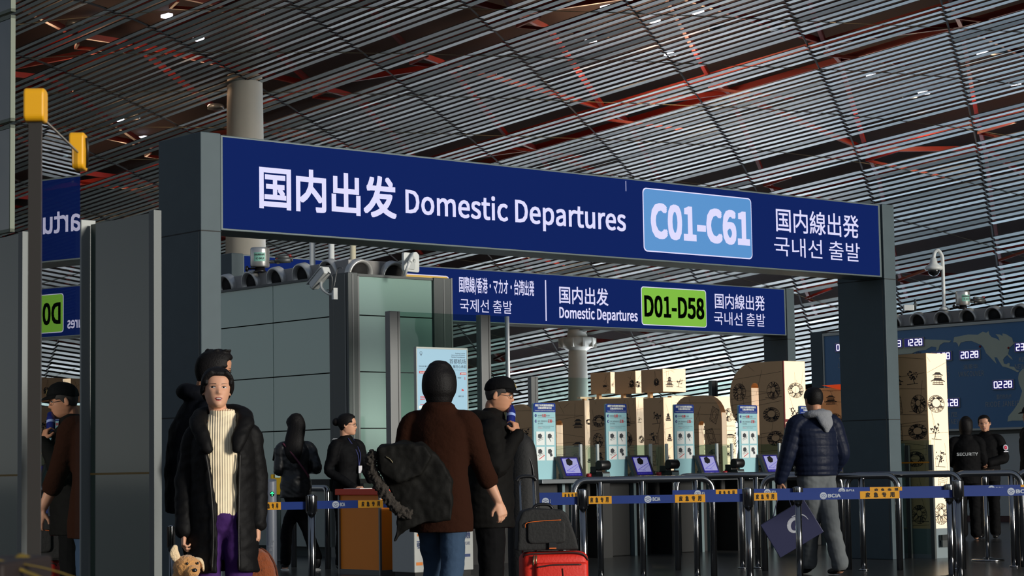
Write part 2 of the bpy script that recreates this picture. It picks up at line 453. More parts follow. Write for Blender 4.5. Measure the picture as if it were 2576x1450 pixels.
for px, py, pw in ((1530, 225, 900), (1650, 255, 900), (1760, 235, 800), (1490, 300, 500), (1690, 330, 500), (120, 190, 160), (250, 270, 300), (420, 250, 300), (500, 300, 260), (300, 480, 260), (360, 520, 300), (170, 560, 220),
                   (2200, 380, 420), (2330, 420, 480), (2480, 330, 320), (2560, 400, 320), (2120, 60, 160), (1330, 690, 260), (1400, 670, 260), (60, 20, 260), (250, -40, 260), (1480, 640, 200), (2030, 730, 160)):
    void_glow(px, py, pw, WARM)
for px, py in ((500, 20), (960, 60), (1290, 300), (1640, 90), (2080, 90), (2300, 200), (700, 230), (1100, 300), (1250, 860), (1500, 870), (1900, 640), (2350, 620)):
    h = ceil_hit(px, py)
    ld = bpy.data.lights.new('void_fill', 'POINT'); ld.energy = 4; ld.color = (1.0, 0.7, 0.55); ld.shadow_soft_size = 0.4  # dim unseen lamp added to lift the dark above the slats
    lo = bpy.data.objects.new('void_fill', ld); C.objects.link(lo); lo.location = Vector(cpos(h[0], h[1], 2.8))
# recessed downlights between the slats
for n, (px, py) in enumerate(((190, 80), (1960, 88), (1806, 88), (2512, 146), (332, 309), (543, 285), (2290, 255))):
    h = ceil_hit(px, py)
    if not h: continue
    d = MB(); d.lathe([(0.02, 0.02), (0.30, 0.0), (0.34, 0.02), (0.34, 0.14), (0.28, 0.2), (0.02, 0.2)], n=20)
    o = d.build('ceiling_downlight', mat('downlight_grey', (120, 128, 132), 0.35, 0.5)); o.location = Vector(cpos(h[0], h[1], -0.02 if n < 0 else 0.16))
    tag(o, 'round grey downlight recessed among the ceiling slats', 'ceiling light', 'recessed downlights in the slat ceiling')

# ================================================================ floor, back walls, round columns
FLOOR = mat('granite_tiles', (62, 62, 60), 0.22, spec=0.5)
nt = FLOOR.node_tree; bb = nt.nodes['Principled BSDF']
tcf = nt.nodes.new('ShaderNodeTexCoord'); mpf = nt.nodes.new('ShaderNodeMapping'); mpf.inputs['Rotation'].default_value = (0, 0, -AU)
brk = nt.nodes.new('ShaderNodeTexBrick'); brk.offset = 0.0; brk.inputs['Scale'].default_value = 1.0; brk.inputs['Brick Width'].default_value = 0.9; brk.inputs['Row Height'].default_value = 0.9
brk.inputs['Mortar Size'].default_value = 0.004
brk.inputs['Color1'].default_value = (0.050, 0.050, 0.047, 1); brk.inputs['Color2'].default_value = (0.042, 0.042, 0.040, 1); brk.inputs['Mortar'].default_value = (0.02, 0.02, 0.02, 1)
nt.links.new(tcf.outputs['Object'], mpf.inputs['Vector']); nt.links.new(mpf.outputs[0], brk.inputs['Vector']); nt.links.new(brk.outputs['Color'], bb.inputs['Base Color'])
fl = MB(); fl.box(-200, 90, -120, 230, -0.2, 0)
tag(fl.build('floor', FLOOR), 'polished dark granite tile floor of the hall', 'floor', kind='structure')
wb = MB()
Wm = Matrix.Rotation(math.atan2(gh[1], gh[0]), 4, 'Z')
pe = cpos(NS - 2, 0)
WT = Matrix.Translation((pe[0], pe[1], 0)) @ Wm
for q in range(-250, 110, 3): wb.box(q, q + 0.12, 0.4, 0.7, 0, 24, WT)
for q in (1.2, 3.2, 5.2, 8, 11, 14, 17): wb.box(-250, 110, 0.45, 0.65, q, q + 0.08, WT)
tag(wb.build('wall_back', mat('facade_mullion', (96, 102, 104), 0.5)), 'grid of mullions of the far glass front', 'wall', kind='structure')
sp_ = MB(); sp_.box(-250, 110, 0.62, 0.70, 6.5, 24, WT)  # band added to shorten the glowing front and darken the near ceiling
tag(sp_.build('light_mask_top', mat('facade_light_mask', (46, 50, 52), 0.6)), 'unseen dark band added above the far glass front to cut its light', 'wall', kind='structure')
wg = MB(); wg.box(-250, -72, 0.62, 0.66, 0, 6.5, WT); w2 = MB(); w2.box(-72, -25, 0.62, 0.66, 0, 6.5, WT); tag(w2.build('fill_window', mat('blue_fill_glow', (150, 178, 205), 0.3, emit=FACADE * 0.50, ecol=(196, 218, 240))), 'dim blue glow added to the far front to light the right ceiling', 'window', kind='structure'); sp2 = MB(); sp2.box(-25, 110, 0.62, 0.70, 0, 6.5, WT); tag(sp2.build('light_mask_right', MATS['facade_light_mask']), 'unseen dark stretch added to keep facade light off the right ceiling', 'wall', kind='structure')  # blue glow and dark end added to balance light along the ceiling
tag(wg.build('window_1', mat('daylit_facade_glass', (200, 214, 225), 0.3, emit=FACADE, ecol=(226, 234, 244))), 'daylit far glass front of the hall', 'window', kind='structure')
COLM = mat('pale_column', (222, 217, 204), 0.55, noise=0.05, nscale=2)
def column(px, py_top, width_px, name, label, capital=False):
    h = ceil_hit(px, py_top); p = cpos(h[0], h[1]); Y = p[1]
    s = FPX / (Y * math.cos(PITCH)); r = width_px / s / 2
    m = MB()
    if not capital: m.lathe([(r * 1.32, -p[2]), (r * 1.0, 0.0), (r * 0.98, 0.35)], n=40)
    else: m.lathe([(r * 1.30, -p[2]), (r * 1.0, -0.9)], n=40)
    o = m.build(name, COLM); o.location = Vector(p); tag(o, label, 'column', kind='structure')
    if capital:
        c = MB(); c.lathe([(r * 1.0, -1.0), (r * 1.55, -0.82), (r * 2.05, -0.55), (r * 2.05, -0.28), (r * 1.7, -0.22), (r * 1.0, -0.2)], n=16)
        for k in range(10):
            a = 2 * PI * k / 10; M = Matrix.Rotation(a, 4, 'Z'); c.box(r * 1.2, r * 2.1, -0.06, 0.06, -0.8, -0.3, M)
        c.lathe([(r * 1.15, -0.3), (r * 0.95, 0.6)], n=30)
        cc = c.build('capital', COLM); cc.parent = o
    return o
column(616, 213, 90, 'column_1', 'thick round pale column rising behind the left post of the big blue sign')
column(1452, 840, 46, 'column_2', 'slim round pale column with a flared capital under the ceiling', True)
# ================================================================ blue gantry signs
def sign_face(root, x0, x1, z0, z1, y=0.0):
    f = MB(); f.box(x0, x1, y + 0.012, y + 0.42, z0, z1); sb = f.build('sign_box', GANTRYD, root, 0.006)
    b = MB(); b.box(x0 + 0.02, x1 - 0.045, y + 0.004, y + 0.02, z0 + 0.018, z1 - 0.018); b.build('sign_face', SIGNBLUE, root)
def badge(root, x0, x1, z0, z1, colr, name, y=0.0, em=0.9):
    e_ = MB(); e_.prism(rrect(x0 - 0.012, x1 + 0.012, z0 - 0.012, z1 + 0.012, 0.05), y + 0.002, y + 0.008)
    e_.build('badge_border', LETTER, root)
    b = MB(); b.prism(rrect(x0, x1, z0, z1, 0.045), y - 0.001, y + 0.006)
    return b.build(name, mat('badge_%d_%d' % (colr[0], colr[1]), tuple(int(v * 0.35) for v in colr), 0.4, emit=em, ecol=colr), root)
def gantry_posts(root, xa, xb, H, d, w=0.205, zb=0.0):
    for x0 in (xa, xb):
        p = MB(); p.box(x0, x0 + w, 0, d, zb, H); o = p.build('post', GANTRY, root, 0.008)
        j = MB()
        for z in (3.13, 1.53):
            j = MB(); j.box(x0 - 0.001, x0 + w + 0.001, -0.001, d + 0.001, z - 0.005, z + 0.005); j.build('joint', mat('dark_joint', (20, 24, 24), 0.7), o)
        j = MB(); j.box(x0 - 0.0015, x0 + 0.001, 0.028, 0.04, 0, 3.12); j.build('edge_strip', ALUD, o)
KG = 17.2 / 18.0                  # the nearer gantry stands a little closer than first measured
O1 = at(505, 450, 17.2); O1.z = EYE * (1 - KG)
g1 = thing('gantry_sign', O1, ROT_U, 'nearer and larger blue gantry sign reading Domestic Departures with light blue C01-C61 badge', 'sign')
g1.scale = (KG, KG, KG)
gantry_posts(g1, 0.0, 9.085, 3.99, 0.70, zb=-EYE * (1 - KG) / KG)
sign_face(g1, 0.212, 9.06, 3.145, 3.98)
text('国内出发', 0.60, 2.115, 3.362, 3.75, -0.001, 'chinese_lettering', LETTER, g1, 0.010)
text('Domestic Departures', 2.22, 5.04, 3.362, 3.66, -0.001, 'latin_lettering', LETTER, g1, 0.008)
bd = badge(g1, 5.30, 6.895, 3.25, 3.885, (84, 160, 232), 'light_blue_badge', em=0.62)
text('C01-C61', 5.39, 6.865, 3.376, 3.75, -0.005, 'badge_lettering', LETTER, bd, 0.018)
text('国内線出発', 7.29, 8.66, 3.565, 3.825, -0.001, 'japanese_lettering', LETTER, g1, 0.003)
text('국내선 출발', 7.25, 8.67, 3.30, 3.512, -0.001, 'korean_lettering', LETTER, g1, 0.0)
sc_ = MB(); sc_.box(5.052, 5.058, 0.002, 0.01, 3.84, 3.945); sc_.build('panel_seam', LETTER, g1)
O2 = at(1974, 723.6, 35.2651); O2.z = 0
g2 = thing('gantry_sign', O2, ROT_U, 'farther blue gantry sign with bright green D01-D58 badge, behind the glass kiosk', 'sign')
gantry_posts(g2, -10.965, 0.04, 3.99, 0.55, 0.19)
sign_face(g2, -10.775, 0.03, 3.19, 3.98)
text('国際線/香港・マカオ・台湾出発', -7.04, -5.585, 3.60, 3.86, -0.001, 'japanese_lettering', LETTER, g2, 0.005)
text('국제선 출발', -7.03, -6.03, 3.34, 3.535, -0.001, 'korean_lettering', LETTER, g2, 0.0)
br_ = MB(); br_.box(-5.362, -5.342, 0.0, 0.01, 3.26, 3.88); br_.build('divider_line', LETTER, g2)
text('国内出发', -5.08, -4.06, 3.535, 3.805, -0.001, 'chinese_lettering', LETTER, g2, 0.005)
text('Domestic Departures', -5.085, -3.437, 3.265, 3.49, -0.001, 'latin_lettering', LETTER, g2, 0.010)
bd = badge(g2, -3.335, -1.90, 3.275, 3.86, (130, 200, 50), 'green_badge', em=0.7)
text('D01-D58', -3.29, -1.945, 3.39, 3.74, -0.005, 'badge_lettering', mat('badge_ink', (2, 5, 2), 0.8, spec=0.0), bd, 0.014)
text('国内線出発', -1.69, -0.505, 3.585, 3.835, -0.001, 'japanese_lettering', LETTER, g2, 0.003)
text('국내선 출발', -1.72, -0.505, 3.32, 3.537, -0.001, 'korean_lettering', LETTER, g2, 0.0)
yx, yz = onpl(1128, 697, O2, U3)
badge(g2, yx - 1.45, yx, 3.275, yz, (226, 180, 66), 'yellow_badge', em=0.7)
text('国际/港澳台出发', -10.4, -8.95, 3.42, 3.74, -0.001, 'chinese_lettering', LETTER, g2, 0.005)

# ================================================================ glass kiosk with air nozzles on its roof
NOZ = mat('nozzle_aluminium', (200, 200, 196), 0.35, 0.55)
HOLE = mat('nozzle_throat', (14, 14, 14), 0.8)
DUCT = mat('duct_grey', (150, 148, 146), 0.55, 0.2)
def nozzle(parent, x, y, z, dirx, diry, r=0.185):
    """round air nozzle whose axis leans down and outwards"""
    q = Vector((dirx, diry, -0.25)).normalized().to_track_quat('Z', 'Y').to_matrix().to_4x4()
    M = Matrix.Translation((x, y, z)) @ q
    n_ = MB(); n_.lathe([(r * 0.98, -0.05), (r, 0.02), (r * 0.97, 0.05), (r * 0.86, 0.055), (r * 0.74, 0.02), (r * 0.62, -0.06)], n=28, M=M, cap=False)
    o = n_.build('air_nozzle', NOZ, parent)
    h_ = MB(); h_.lathe([(0.001, -0.012), (r * 0.70, -0.012), (r * 0.70, 0.004), (0.001, 0.005)], n=20, M=M, cap=False); h_.build('throat', HOLE, o)
K0 = at(879, 900, 25.6); K0.z = 0
ki = thing('glass_kiosk', K0, ROT_U, 'pale green glass kiosk with round air nozzles along its roof edge, behind the inspection desk', 'kiosk')
rows = [(0.95, 1.553), (1.567, 2.243), (2.257, 2.936), (2.95, 3.42)]
core = MB(); core.box(0.04, 1.50, 0.04, 3.0, 0.0, 3.40); core.build('core', mat('kiosk_core', (46, 54, 52), 0.8), ki)
for z0, z1 in rows:
    p = MB(); p.box(0.135, 1.283, -0.01, 0.02, z0, z1); p.build('glass_pane', KIOSKR, ki)
    for y0, y1 in ((0.39, 1.623), (1.634, 3.0)):
        p = MB(); p.box(-0.01, 0.02, y0, y1, z0, z1); p.build('glass_pane', KIOSK, ki)
lw = MB(); lw.box(-0.02, 1.3, -0.02, 0.01, 0.12, 0.80); lw.build('lower_panel', mat_frosted('lower_glass', (84, 104, 102), 0.1), ki)
lw = MB(); lw.box(-0.02, 0.01, 0.3, 3.0, 0.12, 0.80); lw.build('lower_panel', MATS['lower_glass'], ki)
lg = MB(); lg.box(-0.10, 0.02, 0.3, 3.0, 0.80, 0.95); lg.box(0.02, 1.4, -0.08, 0.02, 0.80, 0.95); lg.build('ledge', DARK, ki)
cp = MB(); cp.box(-0.045, 0.10, -0.05, 0.27, 0, 3.46); c_ = cp.build('corner_post', ALUD, ki, 0.006)
tr_ = MB(); tr_.box(0.10, 0.135, -0.03, 0.02, 0, 3.44); tr_.box(0.012, 0.030, -0.056, -0.05, 0, 3.44); tr_.box(-0.051, -0.045, 0.0, 0.02, 0, 3.44); tr_.build('post_trim', ALU, c_)
cp = MB(); cp.box(-0.02, 0.03, 0.27, 0.385, 0, 3.44); cp.build('side_post', ALUD, ki)
cp = MB(); cp.box(1.285, 1.575, -0.05, 0.32, 0, 3.455); c_ = cp.build('end_post', ALUD, ki, 0.006)
tr_ = MB(); tr_.box(1.435, 1.45, -0.056, -0.05, 0, 3.44); tr_.box(1.555, 1.58, -0.056, 0.0, 0, 3.46); tr_.build('post_trim', ALU, c_)
tp = MB(); tp.box(-0.03, 1.3, -0.03, 0.06, 3.42, 3.45); tp.box(-0.03, 0.06, 0.2, 3.0, 3.42, 3.45); tp.build('top_rail', ALUD, ki)
du = MB(); du.prism([(0.10, 3.2), (1.02, 3.2), (0.80, 3.64), (0.10, 3.64)], 0.14, 0.75); du.box(0.14, 0.75, 0.14, 3.0, 3.2, 3.64); du.build('air_duct', DUCT, ki, 0.01)
for x in (0.27, 0.79): nozzle(ki, x - 0.02, 0.13, 3.47, 0.0, -1)
for k in range(5): nozzle(ki, 0.13, 0.56 + 0.585 * k, 3.50, -1, 0.0)
# bullet camera on the corner post
def pole(px, y0, y1, Y, r, name, label, m=WHITEP):
    a = at(px, y0, Y); b = at(px, y1, Y); o = MB(); o.lathe([(r * 2.2, 0), (r * 2.2, 0.02), (r, 0.05), (r, b.z - a.z)], n=14)
    o_ = o.build(name, m); o_.location = a; return tag(o_, label, 'pole', 'white poles on the kiosk roof')
for px, y0, Y, lab in ((786, 662, 27.2, 'slim white pole on the kiosk roof, leftmost of three'), (834, 655, 27.0, 'slim white pole on the kiosk roof, middle of three'), (888, 655, 26.9, 'cream coloured pole on the kiosk roof, rightmost of three')):
    p0 = at(px, y0, Y); z_ = 3.64; o = MB(); o.lathe([(0.07, 0), (0.07, 0.015), (0.038, 0.04), (0.038, 0.95)], n=14)
    o_ = o.build('roof_pole', WHITEP if px < 880 else mat('cream_paint', (205, 198, 170), 0.4)); o_.location = (p0.x, p0.y, z_); tag(o_, lab, 'pole', 'poles on the kiosk roof')
cp_ = at(805, 700, 25.35)
ct = thing('security_camera', cp_, math.radians(-50), 'white bullet camera on a bent arm at the kiosk corner', 'camera')
Mt = Matrix.Rotation(math.radians(-32), 4, 'Y')
b_ = MB(); b_.box(-0.17, 0.17, -0.055, 0.055, -0.05, 0.05, Mt); b_.build('housing', WHITEP, ct, 0.015)
b_ = MB(); b_.box(-0.21, 0.15, -0.065, 0.065, 0.05, 0.062, Mt); b_.build('sun_shield', WHITEP, ct, 0.005)
b_ = MB(); b_.lathe([(0.035, 0), (0.035, 0.02)], (0, 0, 0), 14, Mt @ Matrix.Translation((-0.19, 0, 0)) @ Matrix.Rotation(PI / 2, 4, 'Y')); b_.build('lens', BLACK, ct)
b_ = MB(); b_.tube(bez([(0.02, 0, -0.05), (0.04, 0, -0.13), (0.12, 0.05, -0.20), (0.20, 0.08, -0.20)]), 0.018, 8); b_.box(0.17, 0.21, 0.05, 0.11, -0.27, -0.13); b_.build('arm', WHITEP, ct)
b_ = MB(); b_.tube(bez([(0.12, 0, 0.08), (0.22, 0.02, 0.0), (0.17, 0.04, -0.16), (0.08, 0.04, -0.18)]), 0.008, 6)
b_.tube(bez([(0.10, 0.03, -0.15), (0.2, 0.05, -0.14), (0.23, 0.07, 0.0), (0.26, 0.08, 0.1), (0.33, 0.1, 0.1)]), 0.007, 6); b_.build('cable', ALU, ct)
# flat panel antenna
an = thing('panel_antenna', at(1034, 684, 25.9), ROT_U + math.radians(14), 'white square panel antenna above the right end of the kiosk duct', 'antenna')
b_ = MB(); b_.prism(rrect(-0.135, 0.17, 0, 0.235, 0.03), 0.0, 0.04); b_.build('panel', WHITEP, an, 0.006)
b_ = MB(); b_.prism(rrect(-0.08, 0.06, 0.03, 0.15, 0.01), -0.02, 0.0); b_.box(0.02, 0.06, -0.03, 0, 0.12, 0.16); b_.build('back_housing', mat('pale_plastic', (190, 195, 194), 0.5), an)
b_ = MB(); b_.tube([(-0.15, -0.10, 0.10), (-0.03, -0.05, 0.19)], 0.026, 10); b_.lathe([(0.05, 0), (0.05, 0.04)], (0, 0, 0), 14, Matrix.Translation((0, -0.04, 0.19)) @ Matrix.Rotation(PI / 2, 4, 'X')); b_.tube([(-0.15, -0.10, 0.10), (-0.16, -0.02, -0.06)], 0.02, 8); b_.build('bracket', WHITEP, an)
def water_cannon(loc, rz, label, code):
    w = thing('water_cannon', loc, rz, label, 'water cannon', 'fire water cannons on the roof ducts')
    b = MB(); b.lathe([(0.118, 0.06), (0.125, 0.075), (0.125, 0.29), (0.118, 0.315), (0.02, 0.318)], n=30); b.build('drum', mat('polished_drum', (200, 200, 196), 0.28, 0.8), w)
    b = MB(); b.lathe([(0.09, 0), (0.07, 0.02), (0.06, 0.06)], n=16); b.tube([(-0.15, 0, 0.045), (0, 0, 0.045)], 0.012, 8); b.ball((-0.17, 0, 0.045), (0.025, 0.04, 0.04)); b.build('mount', BLACK, w)
    b = MB(); nn = 8
    for k in range(nn):
        a0 = -PI / 2 - 0.55 + 1.25 * k / nn; a1 = -PI / 2 - 0.55 + 1.25 * (k + 1) / nn
        b.add([(0.1262 * math.cos(a), 0.1262 * math.sin(a), z) for a, z in ((a0, 0.13), (a1, 0.13), (a1, 0.245), (a0, 0.245))], [(0, 1, 2, 3)])
    lb = b.build('green_label', mat('pale_green_label', (120, 176, 160), 0.5), w)
    text('自动消防水炮', -0.055, 0.075, 0.205, 0.23, -0.1275, 'label_lettering', INK, lb, 0.01); text(code, -0.03, 0.07, 0.155, 0.18, -0.1275, 'label_lettering', INK, lb, 0.01)
    b = MB(); b.tube([(0.10, 0, 0.13), (0.26, 0, 0.13)], 0.022, 10); b.tube([(0.20, 0, 0.19), (0.38, 0, 0.19)], 0.026, 10); b.tube([(0.20, 0, 0.145), (0.40, 0, 0.15)], 0.036, 12); b.tube([(0.40, 0, 0.15), (0.43, 0, 0.15)], 0.02, 8); b.box(0.22, 0.25, -0.02, 0.02, 0.1, 0.22); b.build('nozzle_barrel', ALUD, w)
    b = MB(); b.lathe([(0.034, 0.21), (0.034, 0.23)], n=12, M=Matrix.Translation((0.0, 0, 0.15)) @ Matrix.Rotation(PI / 2, 4, 'Y')); b.tube([(0.36, 0, 0.205), (0.41, 0, 0.21)], 0.018, 8); b.build('red_collar', mat('dull_red', (120, 24, 24), 0.5), w)
    return w
p_ = K0 + V3 * 1.95 + U3 * 0.45
c_ = gx(657, 27.3); water_cannon((c_.x, c_.y, 3.645), 0.0, 'silver drum water cannon with green label on the kiosk roof, left of the poles', 'C-04-2')
# ================================================================ glass screen with grey posts in front of the kiosk
SC0 = at(983, 1000, 23.0); SC0.z = 0
gs = thing('glass_screen', SC0, ROT_U, 'clear glass screen on tall grey posts in front of the kiosk, beside the poster stand', 'glass screen')
for x0, x1, d in ((0.0, 0.142, 0.09), (1.295, 1.435, 0.09)):
    b = MB(); b.box(x0, x1, 0, d, 0, 2.785 if x0 < 1 else 2.79); o = b.build('post', ALU, gs, 0.004)
    t = MB(); t.box(x0 + 0.105, x0 + 0.112, -0.003, 0.0, 0, 2.78); t.build('groove', BLACK, o)
b = MB(); b.box(0.142, 1.295, 0.03, 0.045, 0.1, 2.785); b.build('glass_pane', CLEARW, gs)
b = MB(); b.box(1.435, 1.69, 0.03, 0.045, 0.1, 2.785); b.build('glass_pane', CLEARW, gs)
b = MB(); b.box(1.69, 1.715, 0.0, 0.05, 0.1, 2.785); b.build('end_strip', mat('pale_strip', (235, 238, 240), 0.3), gs)
# low glass fence farther back
FS = gx(1340, 40.0)
gf = thing('glass_screen', FS, ROT_U, 'clear glass fence on grey posts behind the security gates and cream panels', 'glass screen')
ztop = at(1340, 948, 40.0).z
for i in range(5):
    x = 0.0 + i * 2.45
    b = MB(); b.box(x, x + 0.17, 0, 0.1, 0, ztop); o = b.build('post', ALU, gf)
    b = MB(); b.box(x + 0.095, x + 0.105, -0.003, 0.0, 0, ztop); b.build('groove', BLACK, o)
    if i < 4:
        b = MB(); b.box(x + 0.17, x + 2.45, 0.04, 0.055, 0.1, ztop); b.build('glass_pane', CLEAR, gf)

# ================================================================ world clock board on the right-hand building
B0 = at(2480, 810, 36.3624); B0.z = 0
cb = thing('world_clock_board', B0, ROT_V, 'large dark blue world map board with lit digital clocks, behind the two security guards', 'clock board')
BX0, BX1 = -3.66, 3.4
b = MB(); b.box(BX0, BX1, -0.02, 0.1, 1.60, 3.42); b.build('map_panel', mat('map_blue', (62, 112, 156), 0.35, noise=0.06, nscale=1.2), cb)
b = MB(); b.box(BX0, BX1, -0.04, 0.1, 3.40, 3.45); b.box(BX0, BX1, -0.04, 0.1, 1.57, 1.605); b.box(BX0 - 0.03, BX0, -0.04, 0.1, 1.57, 3.45); b.build('frame', mat('pale_frame', (165, 170, 165), 0.4, 0.3), cb)
def cr(x, y): s, z = onpl(2000 + x / 2.9, 600 + y / 2.9, B0, V3); return (-s, z)
LAND = mat('map_land', (176, 186, 168), 0.5, noise=0.08, nscale=3)
na = [(1160, 760), (1168, 722), (1210, 714), (1270, 702), (1340, 704), (1375, 682), (1402, 690), (1418, 678), (1424, 702), (1440, 722), (1470, 730), (1500, 748), (1490, 722), (1470, 700), (1500, 702), (1520, 715), (1520, 695), (1545, 700), (1590, 728), (1598, 765), (1606, 752), (1604, 768), (1572, 798), (1560, 845), (1585, 868), (1594, 888), (1572, 872), (1556, 852), (1536, 868), (1524, 885), (1530, 915), (1548, 920), (1562, 910), (1574, 914), (1570, 935), (1604, 938), (1618, 958), (1645, 968), (1630, 978), (1600, 962), (1560, 945), (1520, 935), (1500, 905), (1480, 870), (1460, 868), (1476, 915), (1450, 890), (1425, 862), (1400, 838), (1384, 800), (1368, 780), (1330, 764), (1295, 750), (1250, 752), (1215, 762), (1200, 792), (1192, 770), (1180, 758)]
sa = [(1640, 985), (1665, 955), (1740, 945), (1840, 985), (1935, 1060), (1900, 1150), (1815, 1210), (1745, 1280), (1690, 1330), (1650, 1400), (1610, 1420), (1590, 1330), (1556, 1338), (1562, 1300), (1600, 1255), (1640, 1195), (1664, 1115), (1640, 1060), (1634, 1020)]
sa = [p for p in sa if p[1] < 1345]
si = [(700, 790), (760, 745), (800, 735), (950, 738), (1020, 740), (1100, 742), (1146, 748), (1130, 760), (1092, 760), (1062, 780), (1052, 815), (1036, 822), (1038, 795), (1000, 790), (960, 815), (900, 822), (860, 840), (740, 850)]
for nm, poly in (('north_america', na), ('south_america', sa), ('east_asia', si)):
    b = MB(); b.prism([cr(*p) for p in poly], -0.026, -0.015); b.build(nm, LAND, cb)
eu = [(-3.35, 2.0), (-3.0, 1.9), (-2.7, 2.2), (-2.55, 2.6), (-2.8, 2.75), (-3.2, 2.6)]
b = MB(); b.prism(eu, -0.026, -0.015); b.build('africa', LAND, cb)
SEGM = mat('clock_digit', (235, 235, 255), 0.5, emit=1.1, ecol=(235, 230, 255)); CLKB = mat('clock_face', (22, 22, 90), 0.3, emit=0.25, ecol=(40, 36, 150))
DIG = {'0': 'abcdef', '1': 'bc', '2': 'abged', '3': 'abgcd', '4': 'fgbc', '5': 'afgcd', '6': 'afgedc', '7': 'abc', '8': 'abcdefg', '9': 'abcdfg'}
def clock(x, z, digits, names, w=0.42, h=0.145):
    f = MB(); f.box(x - w / 2 - 0.012, x + w / 2 + 0.012, -0.045, -0.02, z - h / 2 - 0.012, z + h / 2 + 0.012); fo = f.build('digital_clock', mat('clock_bezel', (150, 152, 150), 0.4, 0.3), cb)
    f = MB(); f.box(x - w / 2, x + w / 2, -0.049, -0.045, z - h / 2, z + h / 2); f.build('clock_face', CLKB, fo)
    dw, dh, tk = 0.062, 0.052, 0.017
    for k, cch in enumerate(digits):
        d = MB()
        cx = x - w / 2 + 0.064 + k * 0.092 + (0.02 if k > 1 else 0)
        S = {'a': (cx - dw / 2, cx + dw / 2, z + dh - tk / 2, z + dh + tk / 2), 'g': (cx - dw / 2, cx + dw / 2, z - tk / 2, z + tk / 2), 'd': (cx - dw / 2, cx + dw / 2, z - dh - tk / 2, z - dh + tk / 2),
             'f': (cx - dw / 2 - tk / 2, cx - dw / 2 + tk / 2, z, z + dh), 'e': (cx - dw / 2 - tk / 2, cx - dw / 2 + tk / 2, z - dh, z), 'b': (cx + dw / 2 - tk / 2, cx + dw / 2 + tk / 2, z, z + dh), 'c': (cx + dw / 2 - tk / 2, cx + dw / 2 + tk / 2, z - dh, z)}
        for sname in DIG[cch]: q = S[sname]; d.box(q[0], q[1], -0.053, -0.048, q[2], q[3])
        d.build('digit', SEGM, fo)
    MAPINK = mat('map_lettering', (150, 158, 160), 0.6) if names[2] else mat('map_ink', (30, 34, 34), 0.6)
    text(names[0], x - 0.16, x + 0.15, z - 0.25, z - 0.165, -0.024, 'city_lettering', MAPINK, fo, 0.0)
    text(names[1], x - 0.06 * len(names[1]) / 2 + 0.0, x + 0.06 * len(names[1]) / 2, z - 0.375, z - 0.285, -0.024, 'city_lettering', MAPINK, fo, -0.005)
def bpt(px, py): s, z = onpl(px, py, B0, V3); return -s, z
for px, py, dg, nm in ((2303, 862, '1228', ('北京', 'BEIJING', 0)), (2372, 897, '1328', ('東京', 'TOKYO', 1)), (2443, 893, '2028', ('溫哥华', 'VANCOUVER', 1)), (2527, 968, '0228', ('里约热内卢', 'RIODE JANEIRO', 1)), (2392, 1014, '1528', ('悉尼', 'SYDNEY', 1)), (2583, 873, '2328', ('纽约', 'NEW YORK', 1)), (2250, 866, '0803', ('曼谷', 'BANGKOK', 1)), (2128, 874, '0428', ('伦敦', 'LONDON', 1))):
    x, z = bpt(px, py); clock(x, z, dg, nm)
b = MB()
for p in ((1357, 790), (1565, 800)):
    x, z = cr(*p); b.ball((x, -0.03, z), 0.02, 10, 6)
b.build('red_marker', mat('marker_red', (130, 20, 24), 0.5), cb)
# building that carries the board
rb = thing('glass_kiosk', B0 + U3 * 0.1, ROT_V, 'grey building with air nozzles on its roof edge, carrying the world map board', 'kiosk')
b = MB(); b.box(-3.97, 6.0, 0.0, 4.0, 0, 3.44); b.build('core', ALUD, rb)
b = MB(); b.box(-3.98, -3.70, -0.14, 0.0, 0, 3.49); b.build('end_post', GANTRY, rb)
for i in range(8):
    b = MB(); b.box(-3.6 + i * 0.85, -3.6 + i * 0.85 + 0.83, -0.05, -0.0, 0.1, 1.50); b.build('cladding_panel', mat('pale_cladding', (168, 176, 174), 0.4), rb)
b = MB(); b.box(-3.6, 6, -0.04, 0, 0, 0.1); b.build('plinth', mat('dark_red_plinth', (60, 26, 26), 0.5), rb)
b = MB(); b.box(-3.97, 6.0, -0.13, 0.05, 3.46, 3.475); b.build('top_rail', BLACK, rb)
b = MB(); b.box(-3.3, 6.0, 0.12, 0.7, 3.2, 3.70); b.build('air_duct', DUCT, rb, 0.01)
for k in range(11): nozzle(rb, -3.25 + 0.552 * k - 0.03, 0.11, 3.54, 0, -1)
c_ = gx(2436, 36.9); water_cannon((c_.x, c_.y, 3.705), math.radians(12), 'silver drum water cannon on the duct above the world map board', 'C-04-3')
dp = gx(2388, 37.0)
dc = thing('dome_camera', (dp.x, dp.y, 3.70), 0, 'white dome camera on a tall hooked pole above the world map board', 'camera')
hz = at(2388, 640, 37.0).z - 3.70
b = MB(); b.lathe([(0.09, 0), (0.09, 0.03), (0.045, 0.06)], n=14); b.tube(bez([(0, 0, 0), (0, 0, hz * 0.5), (0, 0, hz - 0.1), (-0.02, 0, hz), (-0.075, 0, hz + 0.07), (-0.14, 0, hz + 0.02), (-0.16, 0, hz - 0.14)]), 0.032, 10); b.build('pole', WHITEP, dc)
b = MB(); b.lathe([(0.05, 0.16), (0.07, 0.06), (0.15, 0.0), (0.16, -0.03), (0.14, -0.06)], (-0.16, 0, hz - 0.22), 20); b.build('housing', WHITEP, dc)
b = MB(); b.ball((-0.16, 0, hz - 0.29), (0.105, 0.105, 0.095)); b.build('dome', mat('dark_dome', (24, 26, 28), 0.1), dc)
c_ = at(2286, 790, 37.0)
sb = thing('duct_beacon', (c_.x, c_.y, 3.70), 0, 'small pale box with a stub aerial on the roof duct beside the right sign post', 'roof box')
b = MB(); b.box(-0.09, 0.09, -0.05, 0.05, 0, 0.1); b.build('box', WHITEP, sb, 0.01)
